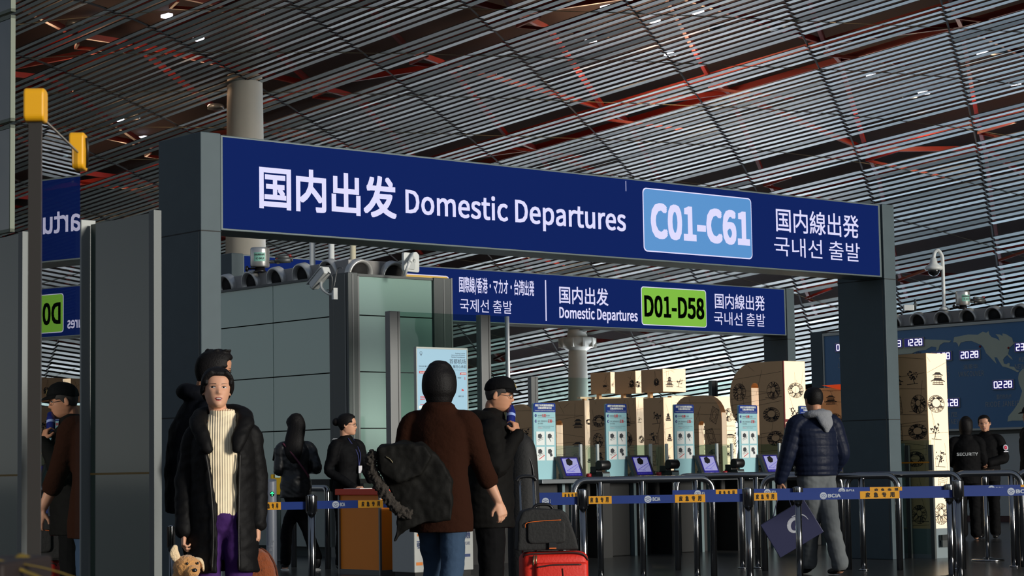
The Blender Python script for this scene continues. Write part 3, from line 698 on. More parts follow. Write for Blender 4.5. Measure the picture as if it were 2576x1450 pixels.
b = MB(); b.tube([(0.12, 0, 0), (0.12, 0, 0.2)], 0.02, 8); b.box(0.09, 0.15, -0.03, 0.03, 0.08, 0.12); b.build('aerial', ALUD, sb)
# ================================================================ cream decorated slabs
INKM = INK
def art_lattice(mb, cx, cz, w, h, y, n, seed, th=0.005, hole=0.5):
    """woven ring of crossing ink lines"""
    rr_ = random.Random(seed)
    def P(a, f): return (cx + w / 2 * f * math.cos(a), cz + h / 2 * f * math.sin(a) + (0.10 * h * (1 - f)))
    segs = []
    for k in range(n):
        a = rr_.uniform(0, 2 * PI); segs.append((P(a, 1.0), P(a + rr_.uniform(0.25, 0.75), hole)))
        segs.append((P(a, hole), P(a + rr_.uniform(0.25, 0.75), 1.0)))
    for k in range(28):
        a0, a1 = 2 * PI * k / 28, 2 * PI * (k + 1) / 28
        segs.append((P(a0, 1), P(a1, 1))); segs.append((P(a0, hole), P(a1, hole)))
    for a, b in segs: art_line(mb, a, b, y, th)
def art_line(mb, a, b, y, th=0.004):
    d = Vector((b[0] - a[0], b[1] - a[1])); L = d.length
    if L < 1e-5: return
    n = Vector((-d.y, d.x)) / L * th / 2
    mb.add([(a[0] - n.x, y, a[1] - n.y), (b[0] - n.x, y, b[1] - n.y), (b[0] + n.x, y, b[1] + n.y), (a[0] + n.x, y, a[1] + n.y)], [(0, 1, 2, 3)])
def art_poly(mb, pts, y):
    mb.add([(p[0], y, p[1]) for p in pts], [tuple(range(len(pts)))])
def art_pavilion(mb, cx, cz, w, y, tiers=2, th=0.006):
    z = cz
    for k in range(tiers):
        ww = w * (1 - 0.28 * k); hh = w * 0.17
        art_poly(mb, [(cx - ww * 0.36, z + hh), (cx - ww * 0.5, z + hh * 0.75), (cx - ww * 0.56, z + hh * 0.95), (cx - ww * 0.42, z + hh * 1.15), (cx - ww * 0.2, z + hh * 1.75), (cx + ww * 0.2, z + hh * 1.75), (cx + ww * 0.42, z + hh * 1.15), (cx + ww * 0.56, z + hh * 0.95), (cx + ww * 0.5, z + hh * 0.75), (cx + ww * 0.36, z + hh)], y)
        for j in range(7):
            x = cx - ww * 0.36 + ww * 0.72 * j / 6; art_line(mb, (x, z), (x, z + hh), y, th)
        art_line(mb, (cx - ww * 0.42, z), (cx + ww * 0.42, z), y, th * 1.5); art_line(mb, (cx - ww * 0.36, z + hh * 0.5), (cx + ww * 0.36, z + hh * 0.5), y, th)
        z += hh * 1.7
def art_hatch(mb, cx, cz, w, h, y, rot=0.4, n=12, th=0.004):
    c, s = math.cos(rot), math.sin(rot)
    def T(a, b): return (cx + a * c - b * s, cz + a * s + b * c)
    for sgn in (1, 0.45):
        q = [T(-w / 2 * sgn, -h / 2 * sgn), T(w / 2 * sgn, -h / 2 * sgn * 0.7), T(w / 2 * sgn, h / 2 * sgn), T(-w / 2 * sgn, h / 2 * sgn * 0.8)]
        for i in range(4): art_line(mb, q[i], q[(i + 1) % 4], y, th)
    for k in range(n):
        b = -h / 2 + h * (k + 0.5) / n
        if abs(b) > h * 0.24: art_line(mb, T(-w / 2, b), T(w / 2, b), y, th)
        else: art_line(mb, T(-w / 2, b), T(-w * 0.24, b), y, th); art_line(mb, T(w * 0.24, b), T(w / 2, b), y, th)
def art_tree(mb, cx, cz, w, y, seed, th=0.006):
    r_ = random.Random(seed)
    for k in range(26):
        a = r_.uniform(0, 2 * PI); d = r_.uniform(0, 1) ** 0.6; x, z = cx + w / 2 * d * math.cos(a), cz + w * 0.3 * d * math.sin(a)
        s = w * r_.uniform(0.04, 0.09)
        art_poly(mb, [(x + s * math.cos(q) * r_.uniform(0.6, 1.1), z + s * 0.7 * math.sin(q)) for q in [2 * PI * i / 6 for i in range(6)]], y)
    art_line(mb, (cx, cz), (cx - w * 0.2, cz - w * 0.55), y, th * 1.6); art_line(mb, (cx - w * 0.45, cz - w * 0.55), (cx + w * 0.4, cz - w * 0.6), y, th)
def art_strokes(mb, x0, x1, z0, z1, y, n, seed, th=0.003):
    r_ = random.Random(seed)
    for k in range(n):
        if r_.random() < 0.5: z = r_.uniform(z0, z1); art_line(mb, (x0, z), (x1, z + r_.uniform(-0.12, 0.12)), y, th)
        else: x = r_.uniform(x0, x1); a = r_.uniform(z0, z1); art_line(mb, (x, a), (min(x1, max(x0, x + r_.uniform(-0.15, 0.15))), min(z1, a + r_.uniform(0.2, 0.5))), y, th)
def art_random(mb, x0, x1, z0, z1, y, seed, step=0.42, inside=None):
    r_ = random.Random(seed); z = z0 + step * 0.45; W_ = x1 - x0
    while z < z1 - step * 0.3:
        cols = max(1, round(W_ / step))
        for k in range(cols):
            cx = x0 + W_ * (k + 0.5) / cols + r_.uniform(-0.04, 0.04); w = min(step, W_ / cols) * 0.95; q = r_.randrange(5)
            if inside and not inside(cx, z): continue
            if q == 0: art_lattice(mb, cx, z, w, w * 0.66, y, 42, r_.random())
            elif q == 1: art_pavilion(mb, cx, z - w * 0.3, w * 0.8, y, r_.choice((1, 2, 2, 3)))
            elif q == 2: art_hatch(mb, cx, z, w * 0.5, w * 0.8, y, r_.uniform(-0.5, 0.5))
            elif q == 3: art_tree(mb, cx, z + w * 0.1, w * 0.7, y, r_.random())
            else: art_lattice(mb, cx, z, w * 0.8, w * 0.8, y, 26, r_.random(), hole=0.35); art_line(mb, (cx - w / 2, z - w * 0.3), (cx + w / 2, z - w * 0.3), y)
        z += step
    art_strokes(mb, x0, x1, z0, z1, y, int((z1 - z0) * W_ * 9) + 5, seed + 1)
M_SIDE = Matrix.Rotation(-PI / 2, 4, 'Z')          # turns an x,z drawing facing -y into one facing -x
def side_to_local(mb, x):
    """drawing made in (s,z) with s along +v as seen from the left side; lies on the face x=const facing -x"""
    mb.v = [(x + p[1], p[0], p[2]) for p in mb.v]; mb.f = [tuple(reversed(f)) for f in mb.f]
def slab(px, Y, thick, length, z0, z1, label, seed, outline=None, holes=(), art_front=True, base=False, step=0.30, artz=None):
    """cream slab: narrow front end facing right and front (local -y, width = thick), long side along v facing left"""
    o = gx(px, Y)
    t = thing('decorated_panel', o, ROT_U, label, 'decorated panel', 'cream panels printed with line drawings')
    # outline is drawn in (s,z), s from the front end; pushed along x
    pts = outline or [(0, z0), (length, z0), (length, z1), (0, z1)]
    m = MB(); m.prism([(p[0], p[1]) for p in pts], 0, thick)
    # prism lies in x,z pushed along y; turn so that s runs along +y and the push along +x
    m.v = [(p[1], p[0], p[2]) for p in m.v]; m.f = [tuple(reversed(f)) for f in m.f]
    body = m.build('panel', CREAM, t)
    if holes:
        for h in holes:
            c_ = MB(); c_.prism(h, -0.2, thick + 0.2); c_.v = [(p[1], p[0], p[2]) for p in c_.v]; c_.f = [tuple(reversed(f)) for f in c_.f]
            me = c_.mesh('cut'); co = bpy.data.objects.new('cut', me); C.objects.link(co); co.parent = t
            bo = body.modifiers.new('opening', 'BOOLEAN'); bo.operation = 'DIFFERENCE'; bo.object = co; bo.solver = 'EXACT'
            bpy.context.view_layer.update()
            dg = bpy.context.evaluated_depsgraph_get(); nm = bpy.data.meshes.new_from_object(body.evaluated_get(dg)); body.modifiers.clear(); body.data = nm; bpy.data.objects.remove(co)
    zz0, zz1 = artz or (z0, z1)
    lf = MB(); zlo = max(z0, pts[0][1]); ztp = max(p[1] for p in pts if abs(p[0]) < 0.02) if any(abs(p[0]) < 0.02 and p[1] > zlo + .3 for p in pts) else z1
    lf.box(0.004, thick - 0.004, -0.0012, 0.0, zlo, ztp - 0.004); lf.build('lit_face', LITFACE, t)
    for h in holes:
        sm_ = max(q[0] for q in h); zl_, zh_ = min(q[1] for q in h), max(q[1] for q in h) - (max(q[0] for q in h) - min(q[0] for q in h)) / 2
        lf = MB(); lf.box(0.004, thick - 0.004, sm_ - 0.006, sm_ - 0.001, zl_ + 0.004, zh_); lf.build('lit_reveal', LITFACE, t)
    a = MB(); ymax = max(p[0] for p in pts)
    def ins(s, z):
        for h in holes:
            if min(q[0] for q in h) - 0.12 < s < max(q[0] for q in h) + 0.12 and min(q[1] for q in h) - 0.1 < z < max(q[1] for q in h) + 0.1: return False
        return True
    art_random(a, 0.03, ymax - 0.06, zz0 + 0.02, zz1 - 0.04, -0.002, seed, step, ins); side_to_local(a, 0.0)
    a.v = [(-0.002, p[1], p[2]) for p in a.v]
    a.build('line_art', INK, t)
    if art_front and thick > 0.1:
        a = MB(); art_random(a, 0.01, thick - 0.01, zz0 + 0.02, zz1 - 0.04, -0.002, seed + 50, min(step, max(thick, 0.3))); a.build('line_art', INK, t)
    return t
def arc(cx, cz, r, a0, a1, n=8): return [(cx + r * math.cos(a0 + (a1 - a0) * k / n), cz + r * math.sin(a0 + (a1 - a0) * k / n)) for k in range(n + 1)]
def slot(s0, s1, z0, z1): r = (s1 - s0) / 2; return [(s0, z0), (s1, z0)] + arc((s0 + s1) / 2, z1 - r, r, 0, PI, 8)
# nearest, free-standing slab on a grey base
t = slab(2338, 22.99, 0.35, 1.15, 0.32, 2.23, 'tall cream pillar panel on a grey base, right of the right sign post', 11, step=0.30)
b = MB(); b.box(0, 0.35, 0.0, 1.15, 0, 0.32); b.build('base', mat('grey_base', (120, 132, 136), 0.5), t)
b = MB(); b.box(0.12, 0.30, -0.05, 0.0, 0.19, 0.25); b.box(0.12, 0.30, -0.05, -0.03, 0.12, 0.25); b.build('base_bracket', ALUD, t)
# behind the right sign post
t = slab(2200, 29.2, 0.10, 1.75, 0.0, at(2090, 975, 29.6).z, 'low cream panel with an orange corner flag, left of the right sign post', 23, art_front=False)
F0 = gx(2200, 29.2); fy0, fy1 = onpl(2124, 980, F0, V3)[0], onpl(2070, 980, F0, V3)[0]; ZF = at(2090, 975, 29.6).z + .04; b = MB(); b.add([(-0.02, fy0, ZF), (-0.02, fy1, ZF), (-0.02, fy0 + .06, ZF - .075), (0.03, fy0, ZF), (0.03, fy1, ZF), (0.03, fy0 + .06, ZF - .075)], [(0, 1, 2), (3, 5, 4), (0, 3, 4, 1), (1, 4, 5, 2), (2, 5, 3, 0)]); b.build('orange_flag', mat('bright_orange', (255, 84, 30), 0.5, emit=0.25), t)
# the big figure-eight shaped slab
zt = at(1970, 908, 29.0).z
ol = [(0, 0), (0.90, 0)] + arc(0.55, 0.75, 0.50, -0.6, 0.75, 6) + arc(0.55, 1.95, 0.46, -0.95, 0.0, 6) + arc(0.56, zt - 0.45, 0.45, 0, PI / 2, 8) + [(0, zt)]
t = slab(1975, 29.0, 0.46, 1.0, 0, zt, 'tallest cream panel with rounded waist and slot, left of the man in quilted jacket', 31, outline=ol, holes=[slot(0.46, 0.60, 1.45, 2.18)], artz=(0.9, zt), step=0.33)
b = MB(); b.box(0.0, 0.02, -0.012, 0.0, 0, zt); b.box(0.02, 0.2, -0.012, 0, 1.62, 1.66); b.build('red_edge', mat('deep_red_edge', (110, 20, 26), 0.5), t)
# arch slab and the bright wall behind it
zt = at(1818, 993, 30.0).z
ol = [(0, 0), (0.98, 0)] + arc(0.66, zt - 0.32, 0.32, 0, PI / 2, 6) + arc(0.34, zt - 0.34, 0.34, PI / 2, PI, 6)
slab(1818, 30.0, 0.10, 0.98, 0, zt, 'cream arch shaped panel with a small slot, behind the third blue-topped instruction board', 41, outline=ol, holes=[slot(0.34, 0.46, 0.9, 1.68)], artz=(0.7, zt), step=0.30)
def wall_panel(px0, px1, Y, zlo, zhi, label, seed, th=0.08, side=0.0):
    o = gx(px0, Y); w = onpl(px1, 1100, Vector((o.x, o.y, 0)), U3)[0]
    t = thing('decorated_panel', o, ROT_U, label, 'decorated panel', 'cream panels printed with line drawings')
    b = MB(); b.box(0, w, 0, th + side, zlo, zhi); b.build('panel', CREAM, t)
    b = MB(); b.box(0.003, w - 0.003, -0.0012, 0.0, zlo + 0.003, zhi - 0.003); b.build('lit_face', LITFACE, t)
    a = MB(); art_random(a, 0.02, w - 0.02, max(zlo, zhi - 1.5) + 0.02, zhi - 0.03, -0.002, seed, 0.27); a.build('line_art', INK, t)
    if side:
        a = MB(); art_random(a, 0.03, side, zlo + 0.02, zhi - 0.03, -0.002, seed + 3, 0.29); side_to_local(a, 0.0); a.v = [(-0.002, p[1], p[2]) for p in a.v]; a.build('line_art', INK, t)
    return t
wall_panel(1693, 1852, 31.2, 0, at(1700, 996, 31.2).z, 'bright cream wall panel behind the arch shaped panel', 47)
# block raised on short posts
zb, zt = at(1672, 986, 32.0).z, at(1672, 928, 32.0).z
t = wall_panel(1672, 1728, 32.0, zb, zt, 'bright cream end block raised above the arch panel, printed with a V shape', 53, 0.3, 0.17)
b = MB(); b.box(0.02, 0.08, 0.3, 0.36, zb - 0.12, zb); b.build('short_post', CREAM, t)
for px, wpx, lab, sd in ((1603, 18, 'upper cream block, the middle one of the raised row', 57), (1540, 13, 'upper cream block at the left end of the raised row, with a dark pagoda drawing', 59)):
    Y = 33.0 if px > 1600 else 34.0
    zb, zt = at(px, 990, Y).z, at(px, 933 if px > 1600 else 936, Y).z
    t = wall_panel(px, px + wpx, Y, zb, zt, lab, sd, 0.3, 0.17)
    b = MB(); b.box(0.02, 0.08, 0.3, 0.36, zb - 0.14, zb); b.build('short_post', CREAM, t)
zz = at(1640, 990, 33.6).z
o = gx(1500, 33.9); rl = thing('shelf_rail', o, ROT_U, 'thin pale rail running under the raised cream blocks', 'rail')
b = MB(); b.box(0, 1.95, 0.35, 0.43, zz - 0.05, zz - 0.02); b.build('rail', mat('pale_rail', (225, 208, 170), 0.5), rl)
b = MB(); b.box(0.1, 0.16, 0.36, 0.42, 0, zz - 0.05); b.box(1.8, 1.86, 0.36, 0.42, 0, zz - 0.05); b.build('rail_post', CREAM, rl)
# lower row of slabs
for px, wpx, Y, ytop, L, lab, sd, hl in ((1672, 20, 31.0, 1000, 0.42, 'lower cream panel under the raised end block, left of the arch panel', 61, ()),
        (1603, 18, 32.2, 1000, 1.05, 'lower cream panel with a bright edge beside the second instruction board', 67, ()),
        (1473, 17, 33.2, 1007, 1.0, 'lower cream panel with a round-topped slot, right of the first instruction board', 71, [slot(0.52, 0.68, 1.15, 1.80)])):
    zt = at(px, ytop, Y).z
    o = gx(px, Y); w = onpl(px + wpx, 1100, Vector((o.x, o.y, 0)), U3)[0]
    slab(px, Y, w, L, 0, zt, lab, sd, holes=hl, artz=(0.7, zt), step=0.30)
zt = at(1340, 1016, 34.0).z
ol = [(0, 0), (1.0, 0), (1.0, zt - 0.06)] + arc(0.32, zt - 0.32, 0.32, PI / 2, PI, 6)
slab(1342, 34.0, 0.07, 1.0, 0, zt, 'cream panel with one rounded corner, behind the drinking man in the cap', 79, outline=ol, artz=(0.7, zt), step=0.36, art_front=False)

# ================================================================ security gates
BOARD = mat('board_pale_blue', (150, 196, 204), 0.35); HEAD = mat('board_blue', (24, 52, 128), 0.5, spec=0.15)
PAPER = mat('board_white', (222, 228, 226), 0.5); RED = mat('print_red', (200, 40, 50), 0.5); GREYINK = mat('print_grey', (86, 100, 110), 0.6)
SCRN = mat('screen_lavender', (120, 120, 160), 0.3, emit=0.42, ecol=(168, 168, 222)); SCRB = mat('screen_blue', (20, 16, 90), 0.3, emit=0.30, ecol=(40, 30, 150))
REDL = mat('red_button', (140, 14, 24), 0.35)
CAB = mat('cabinet_grey', (40, 41, 41), 0.45, 0.4); CTOP = mat('steel_counter', (140, 146, 150), 0.3, 0.7)
def scanner_icon(mb, cx, cz, s, y, kind):
    art_poly(mb, [(cx - 0.34 * s, cz + 0.02 * s), (cx - 0.30 * s, cz + 0.36 * s), (cx + 0.02 * s, cz + 0.46 * s), (cx + 0.26 * s, cz + 0.22 * s), (cx + 0.16 * s, cz - 0.02 * s), (cx - 0.14 * s, cz - 0.10 * s)], y)
    if kind == 0 or kind == 2: art_line(mb, (cx - 0.40 * s, cz - 0.28 * s), (cx + 0.40 * s, cz + 0.02 * s), y, 0.05 * s); art_line(mb, (cx - 0.3 * s, cz - 0.4 * s), (cx + 0.42 * s, cz - 0.14 * s), y, 0.03 * s)
    if kind == 1: art_line(mb, (cx - 0.1 * s, cz - 0.1 * s), (cx + 0.12 * s, cz - 0.44 * s), y, 0.06 * s); art_line(mb, (cx + 0.1 * s, cz + 0.1 * s), (cx + 0.45 * s, cz - 0.1 * s), y, 0.03 * s)
    if kind == 3: art_poly(mb, [(cx - 0.1 * s, cz - 0.1 * s), (cx + 0.2 * s, cz - 0.02 * s), (cx + 0.34 * s, cz - 0.30 * s), (cx + 0.04 * s, cz - 0.42 * s)], y)
GT = at(1348.4, 1014, 24.0); GT.z = 0
gate_labels = ['security gate with a blue-topped instruction board, leftmost of four, beside the red suitcase', 'security gate with a blue-topped instruction board, second from the left', 'security gate with a blue-topped instruction board, third from the left', 'security gate with a blue-topped instruction board, rightmost, beside the man in quilted jacket', 'security gate hidden behind the man in the quilted jacket, showing only its scanner', ]
def make_gate(i):
    g = thing('security_gate', GT + U3 * (1.1275 * i), ROT_U, gate_labels[i], 'security gate', 'security gates in a row')
    c = MB(); c.box(0.0, 0.36, 0.05, 1.3, 0, 0.86); cab = c.build('cabinet', CAB, g, 0.01)
    c = MB(); c.box(0.36, 0.40, -0.02, 1.3, 0.0, 0.88); c.box(0.50, 0.56, -0.02, 0.03, 0.0, 0.88); c.build('cabinet_edge', mat('pale_steel', (112, 130, 134), 0.4, 0.5), g)
    c = MB(); c.box(0.40, 1.10, 0.2, 0.26, 0.0, 0.86); c.build('lane_flap', DARK, g)
    c = MB(); c.box(-0.10, 0.82, -0.20, 0.55, 0.865, 0.915); c.build('counter', CTOP, g, 0.006)
    c = MB(); c.prism(rrect(0, 0.335, 0.916, 1.785, 0.018), 0.05, 0.075); bo = c.build('instruction_board', BOARD, g)
    c = MB(); c.prism([(0.0, 1.681), (0.335, 1.681), (0.335, 1.77), (0.32, 1.785), (0.015, 1.785), (0, 1.77)], 0.046, 0.05); c.build('board_header', HEAD, bo)
    L_ = MB(); text('前往T3D的旅客请您确认', 0.025, 0.31, 1.745, 1.772, 0.044, '', None, None, 0.012, mb=L_); text('已随身携带身份证', 0.065, 0.275, 1.716, 1.741, 0.044, '', None, None, 0.012, mb=L_); text('Passengers to T3-D, please make sure you have your ID card', 0.02, 0.315, 1.690, 1.705, 0.044, '', None, None, 0.0, mb=L_)
    L_.build('header_lettering', PAPER, bo)
    L_ = MB(); text('请您使用', 0.065, 0.125, 1.632, 1.652, 0.047, '', None, None, 0, mb=L_); text('的扫描机', 0.19, 0.25, 1.632, 1.652, 0.047, '', None, None, 0, mb=L_); text('Please use the scanning machine on your', 0.065, 0.28, 1.612, 1.624, 0.047, '', None, None, 0, mb=L_)
    text('请将二维码或身份证', 0.065, 0.215, 1.568, 1.588, 0.047, '', None, None, 0, mb=L_); text('向上', 0.285, 0.315, 1.568, 1.588, 0.047, '', None, None, 0, mb=L_); text('放入扫描区', 0.065, 0.145, 1.543, 1.562, 0.047, '', None, None, 0, mb=L_)
    text('Please put the two-dimension code or passport', 0.065, 0.31, 1.514, 1.526, 0.047, '', None, None, 0, mb=L_); text('on the scanning area', 0.14, 0.25, 1.495, 1.507, 0.047, '', None, None, 0, mb=L_); L_.build('body_lettering', GREYINK, bo)
    L_ = MB(); text('右侧', 0.127, 0.187, 1.625, 1.660, 0.046, '', None, None, 0.006, mb=L_); text('正面', 0.218, 0.28, 1.562, 1.598, 0.046, '', None, None, 0.006, mb=L_); text('right', 0.285, 0.31, 1.612, 1.624, 0.046, '', None, None, 0, mb=L_); text('facing up', 0.065, 0.13, 1.495, 1.507, 0.046, '', None, None, 0, mb=L_); L_.build('red_lettering', RED, bo)
    L_ = MB()
    for zc in (1.642, 1.578): L_.prism([(0.034 + 0.014 * math.cos(2 * PI * k / 14), zc + 0.017 * math.sin(2 * PI * k / 14)) for k in range(14)], 0.046, 0.049)
    L_.build('number_disc', HEAD, bo)
    L_ = MB(); text('1', 0.030, 0.038, 1.633, 1.651, 0.044, '', None, None, 0.02, mb=L_); text('2', 0.028, 0.040, 1.569, 1.587, 0.044, '', None, None, 0.02, mb=L_); L_.build('disc_number', PAPER, bo)
    rdl = MB()
    for k, (x0, z1) in enumerate(((0.035, 1.46), (0.183, 1.46), (0.035, 1.285), (0.183, 1.285))):
        p = MB(); p.box(x0, x0 + 0.125, 0.045, 0.05, z1 - 0.155, z1); tile = p.build('picture_tile', PAPER, bo); ic = MB(); scanner_icon(ic, x0 + 0.06, z1 - 0.07, 0.105, 0.043, k); ic.build('picture_drawing', mat('icon_ink', (40, 46, 54), 0.6), tile)
        if k == 2: art_line(rdl, (x0 + 0.035, z1 - 0.142), (x0 + 0.12, z1 - 0.095), 0.0425, 0.008)
    rdl.build('red_mark', RED, bo)
    # leaning touch screen
    R_ = Matrix.Translation((0.30, -0.10, 0.92)) @ Matrix.Rotation(math.radians(-24), 4, 'X')
    m = MB(); m.prism(rrect(0, 0.335, 0, 0.275, 0.012), -0.015, 0.03, R_); m.prism([(0.05, 0), (0.28, 0), (0.24, 0.12), (0.09, 0.12)], 0.03, 0.14, R_); mo = m.build('monitor', mat('monitor_grey', (44, 47, 50), 0.4), g, 0.004)
    m = MB(); m.box(0.045, 0.30, -0.018, -0.015, 0.022, 0.252, R_); m.build('screen_border', SCRB, mo)
    m = MB(); m.box(0.06, 0.285, -0.020, -0.018, 0.058, 0.24, R_); m.build('screen', SCRN, mo)
    m = MB(); scanner_icon(m, 0.165, 0.165, 0.17, -0.0215, 9); m.v = [tuple(R_ @ Vector(p)) for p in m.v]; m.build('screen_icon', BLACK, mo)
    m = MB(); art_line(m, (0.08, 0.085), (0.20, 0.075), -0.0215, 0.006); art_line(m, (0.08, 0.085), (0.27, 0.165), -0.0215, 0.006); art_line(m, (0.15, 0.075), (0.28, 0.145), -0.0215, 0.004); text('请将二维码或登机牌放入扫描区', 0.06, 0.28, 0.032, 0.046, -0.0195, '', None, None, 0, mb=m); m.v = [tuple(R_ @ Vector(p)) for p in m.v]; m.build('screen_lettering', mat('screen_ink', (90, 86, 190), 0.5, emit=0.2), mo)
    m = MB(); m.lathe([(0.032, 0), (0.032, 0.05), (0.026, 0.058)], (0.70, -0.10, 0.915), 16); m.build('red_button', REDL, g)
    m = MB(); m.box(0.86, 0.98, -0.16, 0.06, 0.70, 0.99); m.tube([(0.855, -0.10, 1.065), (1.005, -0.10, 1.065)], 0.058, 14); m.box(0.86, 0.95, -0.06, 0.05, 0.95, 1.05); so = m.build('scanner', BLACK, g, 0.006)
    m = MB(); m.box(0.862, 0.978, -0.164, -0.16, 0.88, 0.97); m.build('scan_window', mat('pale_steel', (112, 130, 134), 0.4, 0.5), so)
    m = MB(); m.box(0.84, 1.0, -0.16, 0.3, 0.0, 0.70); m.build('scanner_column', CAB, g)
    for x in (0.665, 0.93):
        m = MB(); m.box(x, x + 0.012, 0.0, 0.55, 0.915, 1.30); po = m.build('glass_fin', CLEAR, g)
        m = MB(); m.box(x - 0.012, x + 0.020, -0.015, 0.01, 0.915, 1.31); m.build('fin_edge', mat('bright_edge', (196, 204, 204), 0.3, 0.4), po)
    for x in (-0.06, 0.42):
        m = MB(); m.prism(rrect(x, x + 0.10, 0.915, 1.28, 0.03), 0.3, 0.312); m.build('glass_wing', CLEAR, g)
    return g
for i in range(5): make_gate(i)
gw = GT - U3 * 1.4
t = thing('gate_counter', gw, ROT_U, 'plain steel counter with glass wings left of the first security gate, behind the drinking man', 'counter')
b = MB(); b.box(0, 1.1, -0.25, 0.2, 0.865, 0.915); b.build('counter', CTOP, t); b = MB(); b.box(0.1, 1.0, -0.1, 0.18, 0, 0.865); b.build('cabinet', DARK, t)
for x in (0.62, 0.95):
    b = MB(); b.prism(rrect(x, x + 0.12, 0.916, 1.28, 0.03), 0.1, 0.112); b.build('glass_wing', CLEAR, t)
dw = thing('gate_backing', GT + V3 * 1.55, ROT_U, 'low black partition closing off the lanes behind the security gates', 'partition')
b = MB(); b.box(-1.3, 5.1, 0, 0.06, 0, 0.90); b.build('panel', DARK, dw)
# passage glass right of the gates
q = gx(2195, 23.2)
t = thing('glass_passage', (q.x, q.y, 0), ROT_U, 'narrow glass side gate with an orange line, left of the tall cream pillar panel', 'glass gate')
zg = at(2210, 1122, 23.2).z
for x, y in ((0.07, 0), (0.17, 0), (0.25, -0.30), (0.25, -0.62)):
    b = MB(); b.box(x, x + 0.03, y, y + 0.05, 0, zg); b.build('post', ALU if y == 0 else ALUD, t)
b = MB(); b.box(0.20, 0.25, 0.02, 0.03, 0.1, 1.28); b.build('glass_pane', CLEAR, t)
b = MB(); b.box(0.255, 0.268, -0.60, -0.02, 0.05, 1.28); b.build('glass_pane', CLEAR, t)
b = MB(); b.box(0.248, 0.254, -0.58, -0.02, 1.03, 1.047); b.build('orange_line', mat('orange_line', (220, 140, 20), 0.5), t)
b = MB(); b.box(0.27, 0.29, -0.22, -0.04, 0.33, 1.25); b.build('pale_panel', mat('pale_cladding', (168, 176, 174), 0.4), t)

# ================================================================ guard rails and belt posts
def guard_rail(pxa, pxb, Y, legs, label, h=0.957, ydir=0.0, bend=0.11):
    a = gx(pxa, Y); b_ = gx(pxb, Y + ydir); d = (b_ - a); L = d.length; ang = math.atan2(d.y, d.x)
    t = thing('guard_rail', a, ang, label, 'guard rail', 'polished steel guard rails')
    R = 0.032
    pts = [(0, 0, 0), (0, 0, h - R - bend)] + [(bend - bend * math.cos(q), 0, h - R - bend + bend * math.sin(q)) for q in (0.26, 0.52, 0.79, 1.05, 1.31)] + [(bend, 0, h - R)]
    pts += [(L - bend, 0, h - R)] + [(L - bend + bend * math.sin(q), 0, h - R - bend + bend * math.cos(q)) for q in (0.26, 0.52, 0.79, 1.05, 1.31)] + [(L, 0, h - R - bend), (L, 0, 0)]
    m = MB(); m.tube(pts, R, 16); m.build('tube', CHROME, t)
    for px in legs:
        x = (gx(px, Y + ydir * (px - pxa) / (pxb - pxa)) - a).length
        m = MB(); m.tube([(x, 0, 0.0), (x, 0, h - R * 1.5)], 0.028, 14); m.build('leg', CHROME, t)
        m = MB(); m.lathe([(0.05, 0), (0.05, 0.012), (0.03, 0.02)], (x, 0, 0), 16); m.build('foot_plate', CHROME, t)
    return t
guard_rail(1443, 1790, 19.6, (1507, 1613, 1748), 'steel guard rail behind the red suitcase, in front of the first two security gates', ydir=0.3)
guard_rail(1700, 2113, 21.3, (1862, 1900), 'steel guard rail mostly hidden behind the man in the quilted jacket', ydir=0.3, h=0.97)
guard_rail(1918, 2256, 20.9, (2165,), 'steel guard rail ending under the right sign post', ydir=-0.3, h=0.95)
guard_rail(2128, 2414, 20.9, (2395,), 'steel guard rail in front of the tall cream pillar panel', ydir=-0.3, h=0.958)
guard_rail(2396, 2566, 21.0, (2542,), 'steel guard rail in front of the two security guards', ydir=-0.1, h=0.955)
guard_rail(2556, 2800, 21.2, (2700,), 'steel guard rail running out of the picture at the right edge', ydir=-0.2, h=0.962)
guard_rail(738, 823, 23.4, (), 'small steel guard rail between the walking woman and the orange desk', ydir=-0.6, h=0.90, bend=0.06)
BELT = mat('belt_blue', (16, 48, 120), 0.6); YEL = mat('belt_yellow', (214, 150, 24), 0.6); BINK = mat('belt_black', (30, 22, 12), 0.6); BWH = mat('belt_white', (176, 184, 196), 0.6)
def belt_post(px, Y, label, h=0.865, r=0.029, group='belt barrier posts'):
    g = gx(px, Y); t = thing('belt_post', g, 0, label, 'barrier post', group)
    m = MB(); m.lathe([(0.17, 0), (0.175, 0.008), (0.16, 0.02), (0.05, 0.03), (r, 0.04)], n=28); m.build('base', CHROME, t)
    m = MB(); m.lathe([(r, 0.03), (r, h - 0.15)], n=24); m.build('pole', CHROME, t)
    m = MB(); m.lathe([(r * 1.25, h - 0.155), (r * 1.25, h - 0.01), (r * 1.2, h - 0.004), (r * 0.4, h)], n=24); m.build('head', CHROME, t)
    for sx in (-1, 1): m = MB(); m.box(min(sx * r * 1.55, sx * r * 1.1), max(sx * r * 1.55, sx * r * 1.1), -0.02, 0.02, h - 0.135, h - 0.01); m.build('belt_slot', BLACK, t)
    return g
YF, YB = 16.8, 19.0
belt_post(783, YF, 'belt barrier post in front of the orange inspection desk')
belt_post(1465, YF, 'belt barrier post just behind the red suitcase', 0.875)
belt_post(1880, YF, 'belt barrier post left of the navy shopping bag')
belt_post(2407, YF, 'belt barrier post of a close pair, the nearer one, before the cream pillar', 0.90)
belt_post(2005, YB, 'belt barrier post standing in front of the navy shopping bag', 0.845)
belt_post(2385, YB, 'belt barrier post of a close pair, the farther one, slightly left', 0.845)
belt_post(2476, 22.3, 'slim belt barrier post with a round base plate at the feet of the security guards', 0.88, 0.022)
